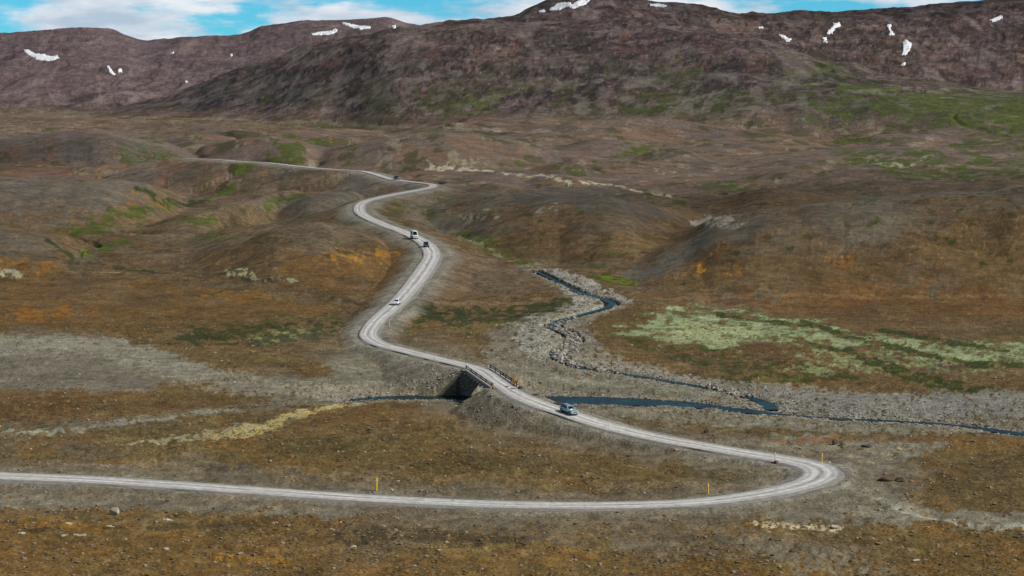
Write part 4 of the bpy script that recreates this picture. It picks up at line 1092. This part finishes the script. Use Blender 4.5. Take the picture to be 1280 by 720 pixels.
# ------------------------------------------------------------------ mesh helpers for built things
def mb(): return bmesh.new()
def box(bm, c, s, rz=0.0, ry=0.0, rx=0.0):
    r = bmesh.ops.create_cube(bm, size=1)
    M = Matrix.Translation(c) @ Matrix.Rotation(rz, 4, 'Z') @ Matrix.Rotation(ry, 4, 'Y') @ Matrix.Rotation(rx, 4, 'X') @ Matrix.Diagonal((s[0], s[1], s[2], 1))
    bmesh.ops.transform(bm, matrix=M, verts=r['verts']); return r['verts']
def cyl(bm, a, b, r1, r2=None, seg=14):
    a, b = Vector(a), Vector(b); d = b - a
    r = bmesh.ops.create_cone(bm, cap_ends=True, segments=seg, radius1=r1, radius2=r1 if r2 is None else r2, depth=d.length)
    M = Matrix.Translation((a + b) / 2) @ d.to_track_quat('Z', 'Y').to_matrix().to_4x4()
    bmesh.ops.transform(bm, matrix=M, verts=r['verts']); return r['verts']
def done(name, bm, mat, parent, bevel=0.0, smooth=False, label=None):
    bmesh.ops.recalc_face_normals(bm, faces=bm.faces)
    me = bpy.data.meshes.new(name); bm.to_mesh(me); bm.free(); me.materials.append(mat)
    if smooth: me.polygons.foreach_set('use_smooth', [True] * len(me.polygons))
    o = link(bpy.data.objects.new(name, me), parent)
    if bevel:
        b = o.modifiers.new('bevel', 'BEVEL'); b.width = bevel; b.segments = 2; b.limit_method = 'ANGLE'; b.angle_limit = math.radians(35)
    if label: o['label'] = label
    return o
def loft(bm, rings):
    vs = [[bm.verts.new(p) for p in r] for r in rings]
    n = len(rings[0])
    for a, b in zip(vs[:-1], vs[1:]):
        for i in range(n): bm.faces.new((a[i], a[(i+1) % n], b[(i+1) % n], b[i]))
    bm.faces.new(vs[0][::-1]); bm.faces.new(vs[-1])

M_glass = simple('car_glass', (14, 22, 26), .08, 0, .05, 2, spec=.6)
M_tyre = simple('tyre_rubber', (24, 24, 25), .85, 0, .15, 8)
M_rim = simple('wheel_rim', (150, 152, 155), .35, .7, .05)
M_lamp = simple('headlamp_glass', (225, 228, 230), .12, .2, .05)
M_tail = simple('tail_lamp_red', (150, 16, 14), .3, 0, .05)
M_black = simple('black_trim', (22, 22, 24), .6, 0, .1)
M_plate = simple('number_plate_white', (210, 212, 205), .4, 0, .05)
M_dust = simple('dusty_underbody', (60, 56, 52), .9, 0, .2)

def vehicle(px, py, zz, label, cat, paint_m, P, side=.5, turn=0.0, roof_m=None, scale=.8, name='parked_car'):
    """P: dict of lengths in metres"""
    tgt = at_level(px, py, zz); i = int(np.argmin(np.linalg.norm(ROAD[:, :2] - np.array(tgt)[:2], axis=1)))
    T = -(ROAD[min(i+2, len(ROAD)-1)] - ROAD[max(i-2, 0)]); T /= np.linalg.norm(T[:2])
    right = np.array([T[1], -T[0]])
    pos = np.array(tgt)[:2]; off = (pos - ROAD[i, :2]) @ right; off = np.clip(off, -1.2, 1.2)
    pos = ROAD[i, :2] + right * off
    z = ROAD[i, 2] + .06
    root = empty(name, (pos[0], pos[1], z), math.atan2(T[1], T[0]) + turn)
    root.rotation_euler = (0, -math.atan(T[2]), math.atan2(T[1], T[0]) + turn); root.scale = (scale,) * 3
    tag(root, label, cat, 'cars driving down the gravel road')
    L, Wd, H, belt, hood, wsx, clear = P['L'] / 2, P['W'] / 2, P['H'], P['belt'], P['hood'], P['wsx'], .30
    # hull
    bm = mb(); rings = []
    for x, zt, zb, w in ((-L, belt - .12, .55, .86), (-L + .10, belt, .42, .96), (-L + .8, belt, .34, 1), (wsx - .2, belt, .34, 1), (wsx + .05, belt, .34, 1),
                         ((wsx + L) / 2, (belt + hood) / 2 + .03, .34, .99), (L - .22, hood, .40, .95), (L - .03, hood - .16, .44, .88), (L, hood - .30, .50, .84)):
        w *= Wd
        rings.append([(x, -w * .92, zb), (x, w * .92, zb), (x, w, zb + .16), (x, w, zt - .20), (x, w * .95, zt - .03), (x, w * .80, zt), (x, -w * .80, zt), (x, -w * .95, zt - .03), (x, -w, zt - .20), (x, -w, zb + .16)])
    loft(bm, rings)
    body = done('body', bm, paint_m, root, .03, True)
    # cabin with its pillars
    rx0, rx1 = -L + .10, wsx; tx0, tx1 = -L + P.get('rake', .35), wsx - P['slant']
    wb, wt = Wd * .94, Wd * P.get('tumble', .78)
    bm = mb()
    def ring(z, x0, x1, w, r=.12):
        return [(x0, -w + r, z), (x0, w - r, z), (x0 + r, w, z), (x1 - r, w, z), (x1, w - r * 1.4, z), (x1, -w + r * 1.4, z), (x1 - r, -w, z), (x0 + r, -w, z)]
    loft(bm, [ring(belt - .06, rx0, rx1, wb), ring(H - .09, tx0, tx1, wt), ring(H - .02, tx0 + .08, tx1 - .12, wt - .06), ring(H, tx0 + .25, tx1 - .3, wt - .2)])
    cab = done('cabin', bm, paint_m, root, .015, True)
    # roof skin of its own colour, rails
    if roof_m:
        bm = mb(); loft(bm, [ring(H - .10, tx0 - .012, tx1 + .012, wt + .012), ring(H + .03, tx0 + .1, tx1 - .12, wt - .05), ring(H + .05, tx0 + .3, tx1 - .3, wt - .2)]); done('roof', bm, roof_m, root, .02, True)
    def lerp(a, b, t): return a + (b - a) * t
    z0, z1 = belt + .05, H - .14
    t0, t1 = (z0 - belt + .06) / (H - .09 - belt + .06), (z1 - belt + .06) / (H - .09 - belt + .06)
    def quad(name, pts, nrm):
        bm = mb(); n = Vector(nrm).normalized() * .012
        top = [Vector(p) + n for p in pts]; bot = [Vector(p) - n for p in pts]
        loft(bm, [[tuple(p) for p in bot], [tuple(p) for p in top]]); return done(name, bm, M_glass, root)
    for sgn in (1, -1):
        y0, y1 = sgn * lerp(wb, wt, t0), sgn * lerp(wb, wt, t1)
        xs0 = [lerp(rx0, tx0, t0) + .18, lerp(rx0, rx1, .32), lerp(rx0, rx1, .62), lerp(rx1, tx1, t0) - .16]
        xs1 = [lerp(rx0, tx0, t1) + .16, lerp(rx0, rx1, .32), lerp(rx0, rx1, .62), lerp(rx1, tx1, t1) - .14]
        for k in range(3):
            quad('side_window', [(xs0[k] + .04, y0, z0), (xs0[k+1] - .04, y0, z0), (xs1[k+1] - .04, y1, z1), (xs1[k] + .04, y1, z1)], (0, sgn, .25))
    for nm, (xa, xb), dn in (('windshield', (rx1, tx1), 1), ('rear_window', (rx0, tx0), -1)):
        xa_, xb_ = lerp(xa, xb, t0), lerp(xa, xb, t1); wa, wb_ = lerp(wb, wt, t0) - .20, lerp(wb, wt, t1) - .20
        quad(nm, [(xa_, -wa, z0), (xa_, wa, z0), (xb_, wb_, z1), (xb_, -wb_, z1)], (dn, 0, .5))
    # front: grille, bumper, lamps, plate
    bm = mb(); box(bm, (L - .02, 0, hood - .22), (.09, Wd * .95, .17)); done('grille', bm, M_black, root, .02)
    bm = mb(); box(bm, (L - .01, 0, .56), (.14, Wd * 1.72, .20)); done('bumper', bm, P.get('bump', paint_m), root, .05)
    bm = mb(); box(bm, (-L + .01, 0, .58), (.14, Wd * 1.72, .20)); done('bumper', bm, P.get('bump', paint_m), root, .05)
    bm = mb(); box(bm, (L + .066, 0, .56), (.015, .50, .12)); done('number_plate', bm, M_plate, root)
    for sgn in (1, -1):
        bm = mb(); box(bm, (L - .05, sgn * Wd * .70, hood - .22), (.12, .34, .17), rz=sgn * .22); done('headlight', bm, M_lamp, root, .03)
        bm = mb(); box(bm, (-L + .01, sgn * Wd * .82, belt - .22), (.06, .20, .30)); done('tail_light', bm, M_tail, root, .02)
        bm = mb(); box(bm, (wsx - .22, sgn * (Wd + .10), belt + .10), (.12, .22, .17)); done('wing_mirror', bm, paint_m, root, .03)
        if P.get('rails', True):
            bm = mb(); box(bm, (lerp(tx0, tx1, .5), sgn * (wt - .12), H + .05), ((tx1 - tx0) * .75, .04, .04)); 
            for q in (.18, .5, .82): box(bm, (lerp(tx0, tx1, q), sgn * (wt - .12), H + .01), (.06, .035, .08))
            done('roof_rail', bm, M_black, root)
        bm = mb(); box(bm, (0, sgn * (Wd - .01), .46), (P['L'] * .48, .05, .16)); done('sill', bm, M_black, root, .01)
    bm = mb(); box(bm, (0, 0, .36), (P['L'] * .9, Wd * 1.5, .14)); done('underbody', bm, M_dust, root)
    r = P.get('wr', .37)
    for xw in (-L + .82, L - .82):
        for sgn in (1, -1):
            bm = mb(); cyl(bm, (xw, sgn * (Wd - .30), r + .06), (xw, sgn * (Wd + .006), r + .06), r + .075, seg=24); done('wheel_arch', bm, M_black, root)
            w = empty('wheel', (xw, sgn * (Wd - .10), r)); w.parent = root
            bm = mb(); cyl(bm, (0, -.12, 0), (0, .12, 0), r, seg=24); done('tyre', bm, M_tyre, w, .03)
            bm = mb(); cyl(bm, (0, .115 * sgn, 0), (0, .135 * sgn, 0), r * .62, seg=20)
            for q in range(5):
                a = q * 2 * math.pi / 5; box(bm, (math.cos(a) * r * .3, sgn * .14, math.sin(a) * r * .3), (r * .6, .02, .05), ry=-a)
            done('rim', bm, M_rim, w)
    return root

P_suv = dict(L=4.6, W=1.86, H=1.74, belt=1.08, hood=1.00, wsx=.98, slant=.72, rake=.40, tumble=.76)
P_4x4 = dict(L=4.7, W=1.9, H=1.86, belt=1.14, hood=1.08, wsx=.85, slant=.50, rake=.25, tumble=.82, wr=.42)
P_van = dict(L=5.6, W=2.05, H=2.75, belt=1.35, hood=1.20, wsx=2.0, slant=.70, rake=.16, tumble=.86, rails=False, wr=.44)
m_teal = simple('paint_steel_blue', (142, 168, 176), .28, .25, .04, 3, .6)
m_white = simple('paint_white', (226, 228, 228), .3, 0, .03, 3, .5)
m_dark = simple('paint_dark_blue_grey', (34, 42, 50), .3, .3, .05, 3, .5)
m_vanlow = simple('paint_dusty_white', (206, 210, 212), .4, 0, .05, 3, .3)
m_vanroof = simple('paint_pale_turquoise', (172, 214, 214), .35, 0, .04, 3, .4)
m_black2 = simple('paint_black', (20, 22, 26), .3, .2, .05, 3, .5)
vehicle(711, 517.5, 2.2, 'steel blue estate car with silver nose, nearest car, just past the bridge', 'car', m_teal, P_suv, turn=math.radians(-10), scale=.76)
vehicle(496, 381, 1.6, 'white car with dark windscreen, alone on the straight above the bridge', 'car', m_white, P_suv, scale=.80)
vehicle(533, 309, 4.6, 'dark four wheel drive just ahead of the tall van with turquoise roof', 'car', m_dark, P_4x4, scale=.85)
vehicle(514.5, 298, 5.4, 'tall white van with pale turquoise roof and black lower sides', 'van', m_vanlow, P_van, roof_m=m_vanroof, scale=.92, name='van')
vehicle(497, 226, 9.9, 'tiny black car furthest up the road near the upper bend', 'car', m_black2, P_4x4, scale=1.0)

# ------------------------------------------------------------------ bridge
M_timber = simple('weathered_timber', (70, 64, 58), .85, 0, .35, 3)
M_beam = simple('log_end_grey', (178, 174, 166), .85, 0, .2, 4)
M_conc = simple('shade_dark_concrete', (40, 38, 36), .9, 0, .25, .8)  # concrete tone lowered so the shaded opening under the deck reads black
M_steel = simple('dark_steel', (34, 33, 33), .6, .4, .25, 2)
M_rail = simple('black_rail', (26, 26, 28), .55, .3, .2, 3)
M_pale_edge = simple('pale_edge_beam', (196, 194, 186), .8, 0, .15, 1)
mid = (E_N + E_S) / 2; dv = E_S - E_N; BL = float(np.hypot(dv[0], dv[1])); bang = math.atan2(dv[1], dv[0])
DZ = 3.76
br = empty('bridge', (mid[0], mid[1], 0), bang); tag(br, 'short single lane bridge on dark girders with black rails over the river', 'bridge')
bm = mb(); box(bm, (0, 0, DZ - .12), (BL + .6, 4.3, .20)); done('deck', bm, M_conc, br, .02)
for sgn in (1, -1):
    bm = mb(); box(bm, (0, sgn * 2.24, DZ - .04), (BL + .6, .18, .34)); done('edge_beam', bm, M_pale_edge, br, .02)
    bm = mb(); box(bm, (0, sgn * 1.3, DZ - .62), (BL, .22, .75)); box(bm, (0, sgn * 1.3, DZ - .27), (BL, .45, .05)); box(bm, (0, sgn * 1.3, DZ - .97), (BL, .45, .05)); done('girder', bm, M_steel, br)
    for h in (.36, .72):
        bm = mb(); box(bm, (0, sgn * 2.24, DZ + h), (BL + .8, .08, .13)); done('rail', bm, M_rail, br, .01)
    for k in range(6):
        x = -BL / 2 + BL * k / 5
        bm = mb(); box(bm, (x, sgn * 2.13, DZ + .36), (.12, .12, .9)); done('rail_post', bm, M_rail, br)
for k in range(8):
    x = -BL / 2 + 1.4 + (BL - 2.8) * k / 7
    bm = mb(); cyl(bm, (x, -2.75, DZ - .47), (x, 2.75, DZ - .47), .22, seg=12); done('cross_beam', bm, M_beam, br, .03)
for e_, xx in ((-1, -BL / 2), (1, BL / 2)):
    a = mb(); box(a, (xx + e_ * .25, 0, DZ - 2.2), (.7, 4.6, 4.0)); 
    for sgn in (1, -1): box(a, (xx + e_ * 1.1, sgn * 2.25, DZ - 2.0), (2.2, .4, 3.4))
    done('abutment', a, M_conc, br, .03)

# ------------------------------------------------------------------ marker posts
M_yel = simple('marker_yellow', (238, 200, 36), .5, 0, .08, 6)
M_wht = simple('marker_white', (226, 224, 206), .5, 0, .08, 6)
M_org = simple('marker_amber', (214, 150, 30), .5, 0, .15, 6)
M_refl = simple('reflector', (235, 236, 232), .2, .3, .05)
def post(px, py, h, mat, label, r=.075, z=None, lean=(0, 0)):
    if z is None:
        (x, y), = hits([(px, py)])
    else: x, y, _ = at_level(px, py, z)
    g = float(ground_z(x, y))
    if z is None:
        for _ in range(4):        # settle on the finished ground
            x, y, _z = at_level(px, py, g); g = float(ground_z(x, y))
    else: g = max(g, z - .1)
    root = empty('marker_post', (x, y, g - .1)); root.rotation_euler = (lean[0], lean[1], 0)
    tag(root, label, 'marker post', 'roadside marker posts')
    bm = mb(); cyl(bm, (0, 0, 0), (0, 0, h + .1), r, r * .8, 12); done('pole', bm, mat, root, .01)
    bm = mb(); cyl(bm, (0, 0, h * .84), (0, 0, h * .92), r * 1.12, r * 1.10, 12); done('reflector', bm, M_refl, root)
    bm = mb(); cyl(bm, (0, 0, h + .1), (0, 0, h + .17), r * .82, r * .3, 12); done('cap', bm, mat, root)
post(470.5, 613, 1.62, M_yel, 'tallest yellow marker post, on the verge of the near road left of centre', .12, lean=(0, .02))
post(885, 617, 1.30, M_yel, 'short yellow marker post inside the big bend, on the near side', .11)
post(1027, 579.5, 1.45, M_yel, 'yellow marker post on the outside of the hairpin', .095, lean=(0, .03))
post(969, 579, 1.45, M_wht, 'whitish marker post on the inside edge of the hairpin', .095)
post(761.5, 536, 1.1, M_wht, 'pale marker post beside the road below the blue car', .07)
post(543, 452.5, .9, M_org, 'small amber marker post beside the road just above the bridge', .07)
post(487, 408, 1.1, M_wht, 'small white marker post at the bend above the bridge', .07)
post(587, 461.5, .75, M_wht, 'white marker post at the far left corner of the bridge', .10, z=3.7)
post(610.5, 461.5, .75, M_wht, 'white marker post at the far right corner of the bridge', .10, z=3.7)
def board(px, py, z, h, w, label):
    x, y, _ = at_level(px, py, z); g = min(z, float(ground_z(x, y))) - .1
    root = empty('bridge_marker', (x, y, g)); tag(root, label, 'marker board', 'amber boards at the bridge ends')
    bm = mb(); cyl(bm, (0, 0, 0), (0, 0, z - g + h), .05, seg=10); done('pole', bm, M_rim, root)
    bm = mb(); box(bm, (0, -.07, z - g + h * .55), (w, .03, h * .9)); done('board', bm, M_org, root, .01)
    bm = mb()
    for q in range(2): box(bm, (0, -.092, z - g + h * (.35 + .4 * q)), (w * .9, .008, h * .12), ry=.5)
    done('stripe', bm, M_black, root)
board(642, 484, 3.6, 1.25, .42, 'taller amber marker board at the near right corner of the bridge')
board(615.5, 484, 3.6, .75, .34, 'lower amber marker board at the near left corner of the bridge')
# ------------------------------------------------------------------ light, sky, camera
SUN_AZ = math.radians(103)      # clockwise from the view direction: from the right, a little behind the camera
SUN_EL = math.radians(42)
sd = Vector((math.sin(SUN_AZ) * math.cos(SUN_EL), math.cos(SUN_AZ) * math.cos(SUN_EL), math.sin(SUN_EL)))
sl_ = bpy.data.lights.new('sun', 'SUN'); sl_.energy = 4.8; sl_.angle = math.radians(.53); sl_.color = (1, .955, .89)
so = link(bpy.data.objects.new('sun', sl_)); so.rotation_euler = sd.to_track_quat('Z', 'Y').to_euler(); so.location = (400, 0, 400)
W = bpy.data.worlds.new('World'); S.world = W; W.use_nodes = True
nt = W.node_tree; N = nt.nodes; L = nt.links
bg = N['Background']; bg.inputs['Strength'].default_value = .058
sky = N.new('ShaderNodeTexSky'); sky.sky_type = 'NISHITA'; sky.sun_disc = False
sky.sun_elevation = SUN_EL; sky.sun_rotation = SUN_AZ; sky.altitude = 700; sky.air_density = .75; sky.dust_density = .1; sky.ozone_density = 3.0
tc = N.new('ShaderNodeTexCoord')
sp = N.new('ShaderNodeSeparateXYZ'); L.new(tc.outputs['Generated'], sp.inputs[0])
# blue of the sky a little deeper than the model's pale horizon
hs = N.new('ShaderNodeMix'); hs.data_type = 'RGBA'; hs.blend_type = 'MULTIPLY'; hs.inputs[0].default_value = 1; L.new(sky.outputs[0], hs.inputs[6]); 
tm = N.new('ShaderNodeMapRange'); tm.inputs['From Min'].default_value = .05; tm.inputs['From Max'].default_value = .25; tm.inputs['To Min'].default_value = 0; tm.inputs['To Max'].default_value = 1; L.new(sp.outputs[2], tm.inputs[0])
tcl = N.new('ShaderNodeMix'); tcl.data_type = 'RGBA'; L.new(tm.outputs[0], tcl.inputs[0]); tcl.inputs[6].default_value = (.50, 1.65, 2.0, 1); tcl.inputs[7].default_value = (1.05, .95, .85, 1); L.new(tcl.outputs[2], hs.inputs[7])
# clouds: stretched noise in sky direction
mp = N.new('ShaderNodeMapping'); mp.inputs['Scale'].default_value = (1, 1, 3.8); mp.inputs['Location'].default_value = (0.35, 0, 0.1); L.new(tc.outputs['Generated'], mp.inputs[0])
n1 = N.new('ShaderNodeTexNoise'); n1.inputs['Scale'].default_value = 11.0; n1.inputs['Detail'].default_value = 9; n1.inputs['Roughness'].default_value = .58; L.new(mp.outputs[0], n1.inputs['Vector'])
n2 = N.new('ShaderNodeTexNoise'); n2.inputs['Scale'].default_value = 24; n2.inputs['Detail'].default_value = 7; L.new(mp.outputs[0], n2.inputs['Vector'])
el = N.new('ShaderNodeMapRange'); el.inputs['From Min'].default_value = .02; el.inputs['From Max'].default_value = .10; el.inputs['To Min'].default_value = .10; el.inputs['To Max'].default_value = -.06; L.new(sp.outputs[2], el.inputs[0])
ad = N.new('ShaderNodeMath'); ad.operation = 'ADD'; L.new(n1.outputs[0], ad.inputs[0]); L.new(el.outputs[0], ad.inputs[1])
cv = N.new('ShaderNodeMapRange'); cv.interpolation_type = 'SMOOTHSTEP'; cv.inputs['From Min'].default_value = .47; cv.inputs['From Max'].default_value = .60; L.new(ad.outputs[0], cv.inputs[0])
cr = N.new('ShaderNodeValToRGB'); L.new(n2.outputs[0], cr.inputs[0]); cr.color_ramp.elements[0].position = .36; cr.color_ramp.elements[0].color = (8.2, 10.2, 12.4, 1); cr.color_ramp.elements[1].position = .62; cr.color_ramp.elements[1].color = (14.8, 15.4, 16.2, 1)
cm = N.new('ShaderNodeMix'); cm.data_type = 'RGBA'; L.new(cv.outputs[0], cm.inputs[0]); L.new(hs.outputs[2], cm.inputs[6]); L.new(cr.outputs[0], cm.inputs[7])
L.new(cm.outputs[2], bg.inputs[0])

# unseen clouds added towards the sun to throw broad soft shade on the ground
def cloud_material():
    m, nt, b = node_mat('shade_cloud_vapour'); N = nt.nodes; L = nt.links
    b.inputs['Base Color'].default_value = (.9, .9, .92, 1); b.inputs['Roughness'].default_value = 1; b.inputs['Specular IOR Level'].default_value = 0
    tc = N.new('ShaderNodeTexCoord'); ln = N.new('ShaderNodeVectorMath'); ln.operation = 'MULTIPLY'; ln.inputs[1].default_value = (1, 1, 0); L.new(tc.outputs['Object'], ln.inputs[0])
    le = N.new('ShaderNodeVectorMath'); le.operation = 'LENGTH'; L.new(ln.outputs[0], le.inputs[0])
    ns = N.new('ShaderNodeTexNoise'); ns.inputs['Scale'].default_value = 2.2; ns.inputs['Detail'].default_value = 7; L.new(tc.outputs['Object'], ns.inputs['Vector'])
    a = N.new('ShaderNodeMath'); a.operation = 'MULTIPLY_ADD'; a.inputs[1].default_value = -1.1; L.new(ns.outputs[0], a.inputs[0]); L.new(le.outputs['Value'], a.inputs[2])
    r = N.new('ShaderNodeMapRange'); r.interpolation_type = 'SMOOTHSTEP'; r.inputs['From Min'].default_value = -.15; r.inputs['From Max'].default_value = .42; r.inputs['To Min'].default_value = .26; r.inputs['To Max'].default_value = 0; L.new(a.outputs[0], r.inputs[0])
    L.new(r.outputs[0], b.inputs['Alpha']); return m
M_cloud = cloud_material()
def shade_cloud(cx, cy, rx, ry, label, hgt=1300):
    p = Vector((cx, cy, 60)) + sd * (hgt / sd.z)
    v, f = ico(5)
    d = 1 + .18 * (fbm(v[:, 0] * 3 + cx, v[:, 1] * 3 + v[:, 2] * 2, 4, 5) - .5)
    v = v * d[:, None]; v[:, 2] = np.where(v[:, 2] < 0, v[:, 2] * .35, v[:, 2])
    me = np_mesh('shade_cloud', v, f, [M_cloud]); o = link(bpy.data.objects.new('shade_cloud', me)); o.location = p; o.scale = (rx, ry, 110)
    tag(o, label, 'shade_cloud', kind='structure')
shade_cloud(300, 900, 330, 420, 'cloud out of view, shading the right of the valley')
shade_cloud(1900, 4600, 1300, 1000, 'cloud out of view, shading the right mountain flank')
shade_cloud(900, 6600, 1500, 500, 'long cloud out of view, shading the summit ridge')
shade_cloud(-420, 1500, 360, 300, 'cloud out of view, shading the left of the far plain')

cam = bpy.data.cameras.new('camera'); co = link(bpy.data.objects.new('camera', cam)); S.camera = co
cam.sensor_width = 36; cam.lens = FPX / 1280 * 36; cam.clip_start = .5; cam.clip_end = 60000
co.location = (0, 0, CAM_H); co.rotation_euler = (math.radians(90) - PITCH, 0, 0)
S.view_settings.view_transform = 'Standard'; S.view_settings.look = 'None'; S.view_settings.exposure = -.06; S.view_settings.gamma = 1
S.cycles.max_bounces = 5; S.cycles.diffuse_bounces = 2; S.cycles.glossy_bounces = 2; S.cycles.use_denoising = True
print('built')
